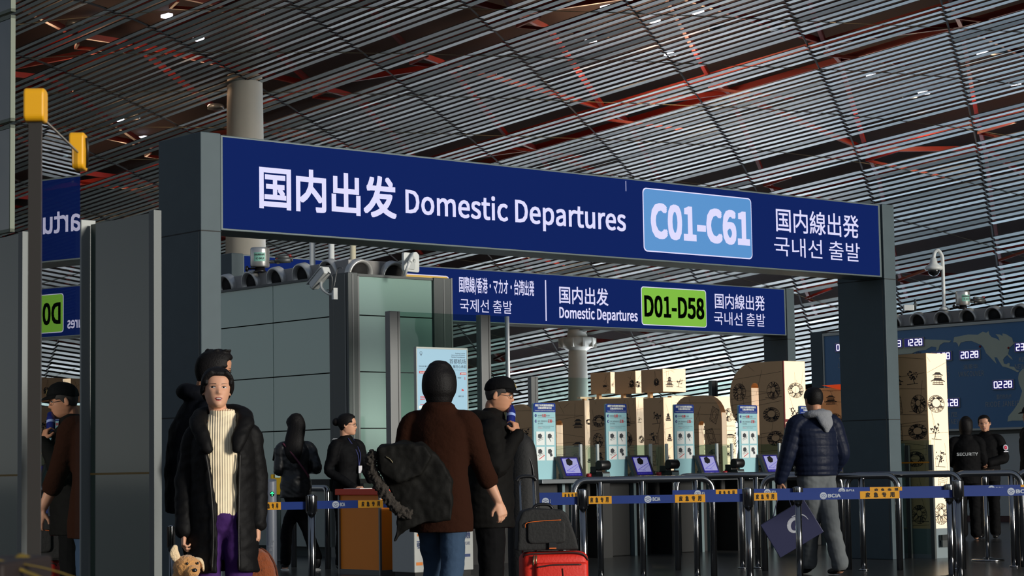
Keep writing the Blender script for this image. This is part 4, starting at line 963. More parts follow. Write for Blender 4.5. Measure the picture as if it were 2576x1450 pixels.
def belt(pxa, pxb, Y, zt, zb, label, tags):
    a = gx(pxa, Y); b_ = gx(pxb, Y); L = b_.x - a.x
    t = thing('barrier_belt', (a.x, a.y, 0), 0, label, 'barrier belt', 'blue retractable barrier belts')
    m = MB(); m.box(0, L, -0.0015, 0.0015, zb, zt); m.build('belt', BELT, t)
    h = zt - zb; y = -0.003
    for px0, px1, kind in tags:
        x0 = gx(px0, Y).x - a.x; x1 = gx(px1, Y).x - a.x
        if kind == 'Y':
            m = MB(); m.box(x0, x1, y, -0.0014, zb + 0.001, zt - 0.001); lb = m.build('yellow_label', YEL, t)
            L_ = MB(); w = (x1 - x0) / 5.4
            for k, c_ in enumerate('应急专用'): xx = x0 + w * (0.75 + k * 1.12); text(c_, xx, xx + w * 0.62, zb + h * 0.18, zt - h * 0.16, y - 0.0008, '', None, None, 0.02, mb=L_)
            L_.build('label_lettering', BINK, lb)
        else:
            r_ = h * 0.45; cx = x0 + r_; cz = (zt + zb) / 2
            lg = MB(); lg.add([(cx + r_ * math.cos(2 * PI * k / 20), y, cz + r_ * math.sin(2 * PI * k / 20)) for k in range(20)], [tuple(range(20))]); lo = lg.build('logo_disc', BWH, t)
            lg = MB(); yy = y - 0.0006
            art_line(lg, (cx - r_ * 0.75, cz + r_ * 0.1), (cx, cz + r_ * 0.42), yy, r_ * 0.12); art_line(lg, (cx, cz + r_ * 0.42), (cx + r_ * 0.75, cz + r_ * 0.1), yy, r_ * 0.12)
            art_line(lg, (cx - r_ * 0.6, cz - r_ * 0.45), (cx, cz + r_ * 0.05), yy, r_ * 0.12); art_line(lg, (cx, cz + r_ * 0.05), (cx + r_ * 0.6, cz - r_ * 0.45), yy, r_ * 0.12); art_line(lg, (cx - r_ * 0.4, cz - r_ * 0.62), (cx + r_ * 0.4, cz - r_ * 0.62), yy, r_ * 0.1)
            lg.build('logo_lines', BELT, lo)
            text('BCIA', cx + r_ * 1.25, x1, cz - h * 0.24, cz + h * 0.24, y, 'belt_lettering', BWH, t, 0.02)
FT, FB = 0.822, 0.760
belt(640, 774, YF, FT - 0.012, FB - 0.012, 'blue barrier belt with a yellow label, reaching left from the post before the orange desk', ((655, 706, 'Y'),))
belt(792, 1455, YF, FT - 0.008, FB - 0.008, 'blue barrier belt passing in front of the orange desk to the red suitcase', ((835, 867, 'L'), (900, 963, 'Y'), (1318, 1353, 'Y'), (1362, 1384, 'L')))
belt(1475, 1871, YF, FT - 0.004, FB - 0.006, 'blue barrier belt running across the first two security gates', ((1471 + 4, 1537, 'Y'), (1619, 1659, 'L'), (1696, 1772, 'Y')))
belt(1890, 2397, YF, FT, FB, 'blue barrier belt running past the navy shopping bag', ((1891, 1953, 'Y'), (2060, 2112, 'L'), (2161, 2260, 'Y')))
belt(2418, 2700, YF, FT + 0.012, FB + 0.008, 'blue barrier belt at the right edge before the security guards', ((2531, 2592, 'L'),))
belt(1690, 1996, YB, FT + 0.006, FB, 'farther blue barrier belt showing just above the nearer one, left of the shopping bag', ((1745, 1771, 'L'), (1799, 1853, 'Y'), (1920, 1950, 'L')))
belt(2014, 2376, YB, FT + 0.006, FB, 'farther blue barrier belt showing just above the nearer one, under the right sign post', ((2107, 2148, 'L'), (2186, 2267, 'Y')))
belt(2394, 2700, YB, FT + 0.006, FB, 'farther blue barrier belt showing just above the nearer one, before the security guards', ((2483, 2523, 'L'), (2565, 2640, 'Y')))
belt(1330, 1460, YB, FT + 0.002, FB, 'farther blue barrier belt behind the suitcase handle', ((1413, 1455, 'Y'),))
# ================================================================ people
from mathutils import noise as nz_
def bezr(st, n=4): return [tuple(p) for p in bez(st, n)]
def limb(mb, pts, ref=None, n=16, seg=5, round_=True, mod=None):
    """pts: (x,y,z,ra,rb)"""
    q = bezr(pts, seg)
    if mod: q = [(*p[:3], p[3] * mod(i / len(q)), p[4] * mod(i / len(q))) for i, p in enumerate(q)]
    if round_:
        if round_ != 'end':
          a, b = np.array(q[0]), np.array(q[1]); d = (a - b)[:3]; d = d / (np.linalg.norm(d) + 1e-9)
          q = [(*(a[:3] + d * a[3] * 0.7), a[3] * 0.45, a[4] * 0.45), (*(a[:3] + d * a[3] * 0.4), a[3] * 0.85, a[4] * 0.85)] + q
        a, b = np.array(q[-1]), np.array(q[-2]); d = (a - b)[:3]; d = d / (np.linalg.norm(d) + 1e-9)
        q = q + [(*(a[:3] + d * a[3] * 0.4), a[3] * 0.85, a[4] * 0.85), (*(a[:3] + d * a[3] * 0.7), a[3] * 0.45, a[4] * 0.45)]
    mb.tube([p[:3] for p in q], [(max(p[3], .002), max(p[4], .002)) for p in q], n, ref=ref)
def remesh(mb, voxel=0.008, smooth=2, name='mesh'):
    me = mb.mesh('tmp'); o = bpy.data.objects.new('tmp', me); C.objects.link(o)
    r = o.modifiers.new('r', 'REMESH'); r.mode = 'VOXEL'; r.voxel_size = voxel
    if smooth: s = o.modifiers.new('s', 'SMOOTH'); s.iterations = smooth; s.factor = 0.5
    dg = bpy.context.evaluated_depsgraph_get(); dg.update()
    nm = bpy.data.meshes.new_from_object(o.evaluated_get(dg)); nm.name = name
    bpy.data.objects.remove(o); bpy.data.meshes.remove(me)
    nm.polygons.foreach_set('use_smooth', [True] * len(nm.polygons)); return nm
def displace(me, fn):
    N = [v.normal.copy() for v in me.vertices]; P = [v.co.copy() for v in me.vertices]
    co = np.array([p + n * fn(p) for p, n in zip(P, N)], dtype=np.float32).ravel(); me.vertices.foreach_set('co', co); me.update()
HT = [(0.0, .022, .074, .010), (.05, .040, .086, .022), (.12, .053, .090, .036), (.25, .064, .092, .060), (.40, .071, .091, .082), (.50, .074, .089, .093), (.62, .0765, .091, .099), (.75, .074, .086, .099), (.87, .062, .068, .085), (.95, .043, .045, .058), (1.0, .006, .006, .008)]
HZ = 0.225
def head_grid(n=72, m=60, face=True):
    T = np.array([r[0] for r in HT]); vs = []
    for j in range(m + 1):
        t = 1 - math.cos(PI * j / m); t /= 2
        w, F, B = (np.interp(t, T, [r[k] for r in HT]) for k in (1, 2, 3))
        for k in range(n):
            a = 2 * PI * k / n; s, c = math.sin(a), math.cos(a)
            x = w * s * (abs(s) ** -0.12 if abs(s) > 1e-3 else 1); y = -F * c if c > 0 else -B * c; z = t * HZ
            if face and c > 0:
                d = 0.0; ax = abs(x)
                p = min(1, max(0, (0.56 - t) / 0.19))
                if t > 0.30: d += 0.021 * p ** 1.3 * min(1, (t - 0.30) / 0.055) * math.exp(-(x / (0.0065 + 0.0075 * p)) ** 2)
                d -= 0.0075 * math.exp(-((ax - .032) / .016) ** 2 - ((t - .505) / .05) ** 2)
                d += 0.0035 * math.exp(-((t - .575) / .03) ** 2) * math.exp(-(x / .05) ** 2)
                d += 0.0052 * math.exp(-(x / .022) ** 2) * (math.exp(-((t - .245) / .02) ** 2) + math.exp(-((t - .185) / .022) ** 2))
                d -= 0.004 * math.exp(-(x / .024) ** 2 - ((t - .216) / .010) ** 2)
                d += 0.006 * math.exp(-((t - .07) / .06) ** 2) * math.exp(-(x / .022) ** 2)
                d += 0.004 * math.exp(-((ax - .042) / .02) ** 2 - ((t - .38) / .09) ** 2)
                y -= d * min(1, c * 3)
            vs.append((x, y, z))
    fs = [(j * n + k, j * n + (k + 1) % n, (j + 1) * n + (k + 1) % n, (j + 1) * n + k) for j in range(m) for k in range(n)]
    fs = [tuple(reversed(f)) for f in fs] + [tuple(range(n)), tuple(range((m + 1) * n - 1, m * n - 1, -1))]
    return vs, fs
HEAD_V, HEAD_F = head_grid()
HEAD_BVH = BVHTree.FromPolygons([Vector(v) for v in HEAD_V], HEAD_F)
def facept(x, z, off=0.0012):
    h = HEAD_BVH.ray_cast(Vector((x, -0.4, z)), Vector((0, 1, 0)))[0]
    return Vector((x, (h.y if h else -0.05) - off, z))
def face_patch(mb, out, off=0.0012):
    cx = sum(p[0] for p in out) / len(out); cz = sum(p[1] for p in out) / len(out); n = len(out)
    v = [facept(cx, cz, off)] + [facept(cx + (p[0] - cx) * .55, cz + (p[1] - cz) * .55, off) for p in out] + [facept(p[0], p[1], off) for p in out]
    mb.add(v, [(0, 1 + k, 1 + (k + 1) % n) for k in range(n)] + [(1 + k, 1 + n + k, 1 + n + (k + 1) % n, 1 + (k + 1) % n) for k in range(n)], True)
FOLDS = {'parka': .010, 'sleeve': .009, 'coat': .010, 'jacket': .008, 'uniform_jacket': .007, 'sweater': .005, 'trousers': .008, 'grey_hood': .004, 'quilted_jacket': .003}
SKINS = {'a': mat('skin_light', (200, 150, 122), 0.5, spec=0.3), 'b': mat('skin_tan', (186, 134, 104), 0.5, spec=0.3)}
HAIR = mat('black_hair', (13, 10, 10), 0.62, spec=0.22, bump=0.3, bscale=120)
EYEW = mat('eye_white', (205, 200, 196), 0.3); IRIS = mat('eye_dark', (20, 13, 10), 0.2); LIP = mat('lips', (160, 74, 70), 0.45); BROW = mat('brow_hair', (30, 24, 22), 0.8)
def hairline(x, y, z, front=0.80, nape=0.20, side=0.52):
    t = z / HZ
    if y > 0.045: lim = nape
    elif y > -0.01: f = (0.045 - y) / 0.055; lim = nape + (side - nape) * f
    else:
        f = min(1, (-0.01 - y) / 0.055); lim = side + (front - side) * f
        if abs(x) > 0.060: lim = min(lim, side + 0.12)
    return min(1, max(0, (t - lim) / 0.05 + 0.5))
class Fig:
    def __init__(s, label, px, Y, rot, h, skin='a', group=None, warp=None):
        s.k = h / 1.70; s.loc = gx(px, Y); s.rot = rot; s.skin = SKINS[skin]; s.b = MB(); s.warp = warp; s.label = label; s.group = group; s.kids = []; s.hm = Matrix()
    def fin(s, me):
        P = [v.co.copy() for v in me.vertices]
        co = np.array([(s.warp(p) if s.warp else p) * s.k for p in P], dtype=np.float32).ravel(); me.vertices.foreach_set('co', co); me.update()
        return me
    def w(s, x, y, z):
        """offset given along the world axes -> local"""
        c, q = math.cos(-s.rot), math.sin(-s.rot); return (x * c - y * q, x * q + y * c, z)
    def part(s, mb, name, m, voxel=None, smooth=2, parent=None, label=None, wr=None):
        me = remesh(mb, voxel, smooth, name) if voxel else mb.mesh(name)
        if wr is None: wr = FOLDS.get(name, 0)
        if wr and voxel:                                             # soft folds in the cloth
            displace(me, lambda c: wr * (nz_.noise(Vector((c.x * 7 + 3, c.y * 7, c.z * 13 + c.x * 6))) + .5 * nz_.noise(Vector((c.x * 16, c.y * 16 + 5, c.z * 30 - c.x * 12)))))
        s.fin(me); me.materials.append(m); o = bpy.data.objects.new(name, me); s.kids.append((o, parent))
        if label: o['label'] = label
        return o
    def head(s, yaw=0, pitch=0, roll=0, z=1.478, y=-0.005, x=0):
        piv = Vector((0, 0.015, 0.03)); s.hm = Matrix.Translation((x, y, z)) @ Matrix.Translation(piv) @ Euler((pitch, roll, yaw)).to_matrix().to_4x4() @ Matrix.Translation(-piv)
        s.b.add([s.hm @ Vector(v) for v in HEAD_V], HEAD_F, True)
        for sx in (-1, 1): s.b.ball((0, 0, 0), (.009, .018, .031), 12, 8, s.hm @ Matrix.Translation((sx * .077, .012, .105)) @ Euler((0.15, 0, sx * -0.35)).to_matrix().to_4x4())
        nb = s.hm @ Vector((0, 0.028, 0.05)); limb(s.b, [(x * .3, .03, 1.38, .062, .058), (x * .6, .022, 1.44, .052, .052), (nb.x, nb.y, nb.z, .050, .052)])
    def hl(s, mb): mb.v = [tuple(s.hm @ Vector(v)) for v in mb.v]; return mb
    def torso(s): limb(s.b, [(0, 0, .86, .155, .105), (0, 0, .95, .160, .112), (0, 0, 1.06, .132, .092), (0, -.005, 1.2, .148, .105), (0, 0, 1.32, .165, .100), (0, .008, 1.39, .125, .078), (0, .015, 1.43, .07, .06)], n=24)
    def leg(s, hip, knee, ankle, toe, r=(.082, .052, .036)):
        limb(s.b, [(*hip, r[0], r[0]), (*[(a + b) / 2 for a, b in zip(hip, knee)], r[0] * .86, r[0] * .86), (*knee, r[1], r[1]), (*[(a * .6 + b * .4) for a, b in zip(knee, ankle)], r[1] * .95, r[1]), (*ankle, r[2], r[2])])
        limb(s.b, [(*ankle, .034, .034), (ankle[0], ankle[1], ankle[2] - .04, .036, .034), (*[(a + b) / 2 for a, b in zip((ankle[0], ankle[1], ankle[2] - .045), toe)], .036, .028), (*toe, .032, .02)])
    def arm(s, sh, el, wr, hand=None, pn=None, curl=0.35, thumb=1, r=(.048, .038, .027), spread=0.0):
        limb(s.b, [(*sh, r[0], r[0]), (*[(a + b) / 2 for a, b in zip(sh, el)], r[0] * .9, r[0] * .9), (*el, r[1], r[1]), (*[(a * .6 + b * .4) for a, b in zip(el, wr)], r[1], r[1]), (*wr, r[2], r[2] * .8)])
        if hand is None: return
        d = Vector(hand).normalized(); n = Vector(pn); n = (n - d * n.dot(d)).normalized(); t = d.cross(n) * thumb; w_ = Vector(wr)
        pal = [w_ - d * .01, w_ + d * .02, w_ + d * .05, w_ + d * .088]
        s.b.tube(pal, [(.024, .018), (.030, .017), (.037, .015), (.036, .011)], 14, ref=t)
        for j, (L, rr) in enumerate(((.068, .0088), (.077, .0090), (.071, .0086), (.055, .0076))):
            off = .0275 - .0183 * j; p = w_ + d * (.082 - abs(j - 1.2) * .004) + t * off; pts = [p - d * .02]; pts.append(p); a = 0.0
            for q, f in enumerate((.46, .30, .24)):
                a += curl * (0.75, 1.15, 0.8)[q] * (1 + 0.12 * j); dd = d * math.cos(a) + n * math.sin(a) + t * (spread * (1 - j * .66)); p = p + dd.normalized() * L * f; pts.append(p)
            s.b.tube(pts, [rr, rr, rr * .97, rr * .9, rr * .72], 10)
        p = w_ + d * .022 + t * .022; d1 = (d * .62 + t * .62 + n * .45).normalized(); d2 = (d * .85 + t * .1 + n * .5).normalized()
        s.b.tube([p - d1 * .01, p + d1 * .022, p + d1 * .046, p + d1 * .046 + d2 * .028], [.013, .0125, .0105, .0078], 10)
    def hair_cap(s, thick=.012, extra=None, name='hair', m=None, voxel=.006, head=True, **kw):
        mb = MB(); vs = []
        c = Vector((0, .005, .12))
        for v in HEAD_V:
            V = Vector(v); f = hairline(*v, **kw); f = f * f * (3 - 2 * f); n = (V - c).normalized()
            vs.append(s.hm @ (V + n * (-.012 + (thick + .012) * f)))
        mb.add(vs, HEAD_F, True)
        if extra: extra(mb)
        return s.part(mb, name, m or HAIR, voxel, 2)
    def face(s, gaze=0.0, mouth='shut', brow=0.0, eyes=True, lips=LIP):
        if eyes:
            for sx in (-1, 1):
                mb = MB(); cx = sx * .032; cz = .1135
                alm = [(cx + .0145 * math.cos(a), cz + (.0056 if math.sin(a) > 0 else .0042) * math.sin(a) + .0006 * sx * math.cos(a)) for a in np.linspace(0, 2 * PI, 16, endpoint=False)]
                face_patch(mb, alm, .0012); eye = s.part(s.hl(mb), 'eye', EYEW)
                mb = MB(); face_patch(mb, [(cx + gaze + .0062 * math.cos(a), cz + .0006 + .0050 * math.sin(a)) for a in np.linspace(0, 2 * PI, 12, endpoint=False)], .0022); s.part(s.hl(mb), 'iris', IRIS, parent=eye)
                mb = MB(); up = [(cx + .0165 * math.cos(a), cz + .0066 * math.sin(a)) for a in np.linspace(0, PI, 9)]; lo = [(cx + .0155 * math.cos(a), cz + .0044 * math.sin(a)) for a in np.linspace(PI, 0, 9)]
                v = [facept(*p, .0026) for p in up + lo]; n = len(v); mb.add(v, [(i, i + 1, n - 2 - i, n - 1 - i) for i in range(8)]); s.part(s.hl(mb), 'eyelid', BROW, parent=eye)
                mb = MB(); xs = np.linspace(.015, .050, 7); bz = [.131 + .004 * math.sin((x - .015) / .035 * 2.4) + brow for x in xs]
                v = [facept(sx * x, z + .0022 * (1 - i / 9), .0012) for i, (x, z) in enumerate(zip(xs, bz))] + [facept(sx * x, z - .0018 * (1 - i / 9), .0012) for i, (x, z) in enumerate(zip(xs, bz))]
                mb.add(v, [(i, i + 1, 7 + i + 1, 7 + i) for i in range(6)]); s.part(s.hl(mb), 'eyebrow', BROW)
        W_ = .023; zc = .0487
        if mouth == 'shut':
            mb = MB(); face_patch(mb, [(-W_, zc), (-.012, zc + .0058), (-.004, zc + .0078), (0, zc + .0066), (.004, zc + .0078), (.012, zc + .0058), (W_, zc), (.012, zc - .0075), (0, zc - .0098), (-.012, zc - .0075)], .0008); s.part(s.hl(mb), 'lips', lips)
        else:
            o_ = .006 if mouth == 'open' else .004
            mb = MB(); face_patch(mb, [(-W_, zc + .001), (-.012, zc + .0075), (0, zc + .0085), (.012, zc + .0075), (W_, zc + .001), (.013, zc - .008 - o_ * .6), (0, zc - .0105 - o_ * .6), (-.013, zc - .008 - o_ * .6)], .0008); lp = s.part(s.hl(mb), 'lips', lips)
            mb = MB(); face_patch(mb, [(-W_ * .8, zc + .001), (-.01, zc + .004), (.01, zc + .004), (W_ * .8, zc + .001), (.011, zc - .001 - o_), (-.011, zc - .001 - o_)], .0018); mo = s.part(s.hl(mb), 'mouth', mat('mouth_dark', (60, 20, 20), 0.5), parent=lp)
            mb = MB(); face_patch(mb, [(-.014, zc + .0015), (-.008, zc + .0035), (.008, zc + .0035), (.014, zc + .0015), (.010, zc - .0022), (-.010, zc - .0022)], .0024); s.part(s.hl(mb), 'teeth', mat('teeth', (225, 218, 205), 0.35), parent=mo)
    def glasses(s, m=None):
        mb = MB()
        for sx in (-1, 1):
            cx = sx * .033; pts = [facept(cx + .023 * math.cos(a), .110 + .0165 * math.sin(a), .011) for a in np.linspace(0, 2 * PI, 17)]
            yy = sum(p.y for p in pts) / len(pts); pts = [Vector((p.x, yy * .5 + p.y * .5, p.z)) for p in pts]
            mb.tube(pts, .0014, 6, cap=False); mb.tube([pts[0 if sx > 0 else 8], Vector((sx * .072, -.045, .112)), Vector((sx * .080, .02, .112))], .0014, 6)
        mb.tube([facept(-.011, .113, .012), facept(0, .115, .006), facept(.011, .113, .012)], .0013, 6)
        s.part(s.hl(mb), 'glasses', m or BLACK)
    def shell(s, st, name, m, thick=.022, n=40, voxel=.010, extra=None, smooth=3):
        """open-fronted garment: st rows are (cx,cy,z,rx,ry,x of left edge,x of right edge)"""
        q = bezr(st, 4); mb = MB(); rows = []
        for r in q:
            cx, cy, z, rx, ry, xl, xr = r; al = math.asin(max(-.98, min(.98, (xl - cx) / rx))); ar = math.asin(max(-.98, min(.98, (xr - cx) / rx)))
            A = np.linspace(ar, 2 * PI + al, n); o = [(cx + rx * math.sin(a), cy - ry * math.cos(a), z) for a in A]; i = [(cx + (rx - thick) * math.sin(a), cy - (ry - thick) * math.cos(a), z) for a in A]
            rows.append(o + i[::-1])
        N = 2 * n; vs = [p for r in rows for p in r]; fs = [(a * N + k, a * N + (k + 1) % N, (a + 1) * N + (k + 1) % N, (a + 1) * N + k) for a in range(len(rows) - 1) for k in range(N)]
        L = (len(rows) - 1) * N
        for k in range(n - 1): fs += [(k, N - 1 - k, N - 2 - k, k + 1), (L + k, L + k + 1, L + N - 2 - k, L + N - 1 - k)]
        mb.add(vs, fs, True)
        if extra: extra(mb)
        bm = bmesh.new(); me = mb.mesh('t'); bm.from_mesh(me); bmesh.ops.recalc_face_normals(bm, faces=bm.faces); bm.to_mesh(me); bm.free()
        mb2 = MB(); mb2.add([v.co[:] for v in me.vertices], [tuple(p.vertices) for p in me.polygons], True); bpy.data.meshes.remove(me)
        return s.part(mb2, name, m, voxel, smooth)
    def done(s, voxel=.0055):
        me = remesh(s.b, voxel, 1, 'person'); s.fin(me); me.materials.append(s.skin)
        o = bpy.data.objects.new('person', me); C.objects.link(o); o.location = s.loc; o.rotation_euler = (0, 0, s.rot); tag(o, s.label, 'person', s.group)
        for k, p in s.kids: C.objects.link(k); k.parent = p or o
        s.obj = o; return o
def shoes(f, ankles_toes, m, sole=None, r=.047):
    for an, to in ankles_toes:
        mb = MB(); a = Vector(an); t = Vector(to); d = (t - Vector((a.x, a.y, t.z))).normalized(); heel = Vector((a.x, a.y, t.z)) - d * .035
        limb(mb, [(a.x, a.y, a.z + .0, .042, .042), (a.x - d.x * .01, a.y - d.y * .01, (a.z + t.z) / 2 + .012, .046, .044), (*(heel * .5 + t * .5 + Vector((0, 0, .014))), .044, .036), (*t, .038, .026)])
        sh = f.part(mb, 'shoe', m, .006, 2)
        if sole:
            mb = MB(); mb.tube([heel - Vector((0, 0, .022)), heel * .5 + t * .5 - Vector((0, 0, .022)), t + d * .03 - Vector((0, 0, .022))], [(.042, .016), (.047, .014), (.036, .012)], 12, ref=(-d.y, d.x, 0)); f.part(mb, 'sole', sole, parent=sh)
def trousers(f, m, legs, waist=1.02, rw=.150, hem=.038, name='trousers', r0=.098, rk=.066, voxel=.009):
    mb = MB(); limb(mb, [(0, 0, .86, .165, .118), (0, 0, .95, .166, .118), (0, 0, waist, rw, .105)], n=24)
    for hip, knee, ank in legs:
        limb(mb, [(*hip, r0, r0 + .008), (*[(a + b) / 2 for a, b in zip(hip, knee)], r0 * .86, r0 * .88), (*knee, rk, rk), (*[(a + b) / 2 for a, b in zip(knee, ank)], rk * .92, rk * .95), (*ank, hem + .014, hem + .016)])
    return f.part(mb, name, m, voxel, 3)
def sleeve(mb, pts, r, mod=None):
    sh, el, wr = [Vector(p) for p in pts]; r = list(r); inn = Vector((sh.x * .5, sh.y * .5, sh.z + .018)); sh = sh - Vector((0, 0, .014))
    limb(mb, [(*inn, r[0] * .72, r[0] * .72), (*sh, r[0], r[0]), (*((sh + el) / 2), (r[0] + r[1]) / 2, (r[0] + r[1]) / 2), (*el, r[1], r[1]), (*((el + wr) / 2), (r[1] + r[2]) / 2, (r[1] + r[2]) / 2), (*wr, r[2], r[2])], mod=mod)
STAND = [((.085, 0, .88), (.09, -.012, .48), (.092, .02, .085)), ((-.085, 0, .88), (-.09, -.012, .48), (-.092, .02, .085))]
def std_legs(f, legs=STAND, toes=None, shoe=None, sole=None):
    at_ = []
    for i, (hip, knee, ank) in enumerate(legs):
        to = toes[i] if toes else (ank[0] * 1.15, ank[1] - .13, .028)
        f.leg(hip, knee, ank, to); at_.append((ank, to))
    shoes(f, at_, shoe or mat('black_shoe', (16, 15, 15), 0.4), sole)
def cloth(name, rgb, rough=.85, bump=.35, bscale=26, sheen=.0):
    if max(rgb) < 40: rgb = tuple(v * .62 for v in rgb)
    return mat(name, rgb, rough, spec=0.12, bump=bump, bscale=bscale, sheen=sheen)
def rib_cloth(name, rgb, scale=110):
    m = mat(name, rgb, 0.9, spec=0.1); nt = m.node_tree; b = nt.nodes['Principled BSDF']; tc = nt.nodes.new('ShaderNodeTexCoord'); w = nt.nodes.new('ShaderNodeTexWave'); w.bands_direction = 'X'; w.inputs['Scale'].default_value = scale
    nt.links.new(tc.outputs['Object'], w.inputs['Vector']); bp = nt.nodes.new('ShaderNodeBump'); bp.inputs['Strength'].default_value = .55; bp.inputs['Distance'].default_value = .006
    nt.links.new(w.outputs['Fac'], bp.inputs['Height']); nt.links.new(bp.outputs[0], b.inputs['Normal']); return m

# ---- woman with the cream sweater
f = Fig('person in a black parka, cream turtleneck and purple trousers, holding a plush dog', 560, 11.3, 0.10, 1.60, 'a')
f.head(yaw=0.16, pitch=-0.06, roll=0.03, x=-.034); f.torso()
RA = ((-.150, .01, 1.345), (-.205, .04, 1.07), (-.215, -.03, .79)); LA = ((.150, .01, 1.345), (.190, .05, 1.07), (.195, -.01, .82))
f.arm(*RA, (-.05, -.25, -1), (1, .1, 0), 0.75, -1); f.arm(*LA, (.05, -.1, -1), (-1, .1, 0), 0.5, 1)
std_legs(f)
PARKA = cloth('black_parka', (22, 21, 22), .62, .6, 14); SW = rib_cloth('cream_knit', (240, 222, 188), 24)
mb = MB(); limb(mb, [(0, 0, .865, .158, .118), (0, 0, .95, .163, .122), (0, 0, 1.08, .142, .112), (0, -.012, 1.22, .155, .122), (0, -.002, 1.34, .165, .105), (0, .01, 1.40, .105, .08)], n=28, round_='end')
sw = f.part(mb, 'sweater', SW, .008, 2)
mb = MB(); limb(mb, [(0, .012, 1.375, .082, .076), (0, .012, 1.40, .080, .074), (0, .008, 1.44, .074, .070), (0, .004, 1.472, .070, .068)], round_=False, n=24); f.part(mb, 'turtleneck', SW, .006, 2)
trousers(f, cloth('purple_trousers', (64, 36, 92), .8), STAND, r0=.100, rk=.075, hem=.055)
def hood(mb):
    limb(mb, [(-.075, -.165, 1.24, .030, .026), (-.105, -.135, 1.32, .046, .036), (-.135, -.06, 1.405, .052, .042), (-.10, .07, 1.45, .056, .046), (0, .115, 1.46, .060, .050), (.10, .07, 1.45, .056, .046), (.135, -.06, 1.405, .052, .042), (.105, -.135, 1.32, .046, .036), (.080, -.165, 1.24, .030, .026)], n=14)
    limb(mb, [(-.08, .12, 1.40, .05, .04), (0, .16, 1.34, .09, .05), (0, .16, 1.26, .07, .035)], n=14)
f.shell([(0, .01, .555, .205, .165, -.03, .095), (0, .01, .70, .202, .163, -.03, .095), (0, .01, .88, .198, .16, -.03, .09), (0, .005, 1.06, .186, .152, -.05, .092), (0, .0, 1.22, .188, .152, -.085, .095), (0, .005, 1.33, .180, .13, -.085, .09), (0, .015, 1.405, .125, .10, -.085, .085)], 'parka', PARKA, .03, 44, .010, hood)
mb = MB(); sleeve(mb, RA, (.068, .066, .054)); f.part(mb, 'sleeve', PARKA, .009, 3)
mb = MB(); sleeve(mb, LA, (.068, .066, .054)); f.part(mb, 'sleeve', PARKA, .009, 3)
mb = MB(); mb.tube(bez([(-.055, -.162, .57), (-.046, -.165, .8), (-.062, -.155, 1.05), (-.088, -.148, 1.22)]), .005, 6); mb.tube(bez([(.095, -.145, .57), (.093, -.146, .8), (.098, -.138, 1.05), (.104, -.14, 1.22)]), .005, 6); f.part(mb, 'zip', mat('dull_metal', (34, 33, 32), .5, .4))
f.face(gaze=-.004, mouth='open')
def bunw(mb):
    for sx in (-1, 1): limb(mb, [(*(f.hm @ Vector((sx * .040, -.074, .196))), .020, .012), (*(f.hm @ Vector((sx * .066, -.056, .170))), .020, .013), (*(f.hm @ Vector((sx * .080, -.022, .130))), .017, .014), (*(f.hm @ Vector((sx * .078, .03, .095))), .016, .016), (*(f.hm @ Vector((sx * .045, .09, .08))), .02, .02)], n=10)
    for k, sx in enumerate((-1, 1)): mb.tube([f.hm @ Vector(p) for p in ((sx * .068, -.055, .165), (sx * .080, -.03, .12), (sx * .079, -.018, .085))], [(.008, .012), (.007, .011), (.003, .005)], 8)
    mb.ball((0, 0, 0), (.045, .04, .045), 16, 10, f.hm @ Matrix.Translation((0, .11, .17)))
f.hair_cap(.017, bunw, front=.80, side=.44); WOMAN = f.done(.0045)

# ---- man behind her, in profile
f = Fig('person in dark navy jacket and glasses behind the person in the cream turtleneck', 492, 12.2, math.radians(102), 1.75, 'b', warp=lambda c: Vector((c.x, c.y - max(0, c.z - .9) ** 1.5 * .16, c.z)))
f.head(yaw=0, pitch=.08); f.torso(); A1 = ((-.165, 0, 1.36), (-.225, .06, 1.08), (-.21, .0, .86)); A2 = ((.165, 0, 1.36), (.225, .06, 1.08), (.21, .0, .86))
f.arm(*A1, (0, -.2, -1), (1, 0, 0), .5, -1); f.arm(*A2, (0, -.2, -1), (-1, 0, 0), .5, 1); std_legs(f)
trousers(f, cloth('black_trousers', (15, 15, 17)), STAND); NAVY = cloth('navy_jacket', (14, 17, 27), .7, .5, 14)
mb = MB(); limb(mb, [(0, .01, .80, .20, .16), (0, .01, 1.0, .205, .165), (0, .015, 1.2, .215, .17), (0, .02, 1.34, .21, .14), (0, .02, 1.42, .13, .10)], n=28, round_='end'); limb(mb, [(-.10, -.06, 1.42, .045, .035), (-.09, .08, 1.47, .05, .04), (0, .13, 1.48, .055, .045), (.09, .08, 1.47, .05, .04), (.10, -.06, 1.42, .045, .035)])
sleeve(mb, A1, (.075, .070, .055)); sleeve(mb, A2, (.075, .070, .055)); j_ = f.part(mb, 'jacket', NAVY, .010, 3)
mb = MB(); mb.box(-.312, -.306, -.02, .05, 1.125, 1.14); f.part(mb, 'reflective_tab', mat('pale_tab', (170, 175, 180), .4), parent=j_)
f.face(); f.glasses()
def tuft(mb):
    r_ = random.Random(5)
    for k in range(12): a = r_.uniform(0, 2 * PI); p = Vector((.045 * math.cos(a), .01 + .06 * math.sin(a), .222)); mb.tube([f.hm @ p, f.hm @ (p + Vector((r_.uniform(-.02, .02), r_.uniform(-.03, .01), .014)))], [.016, .006], 7)
f.hair_cap(.016, tuft, front=.80, nape=.25, side=.45); f.done(.006)

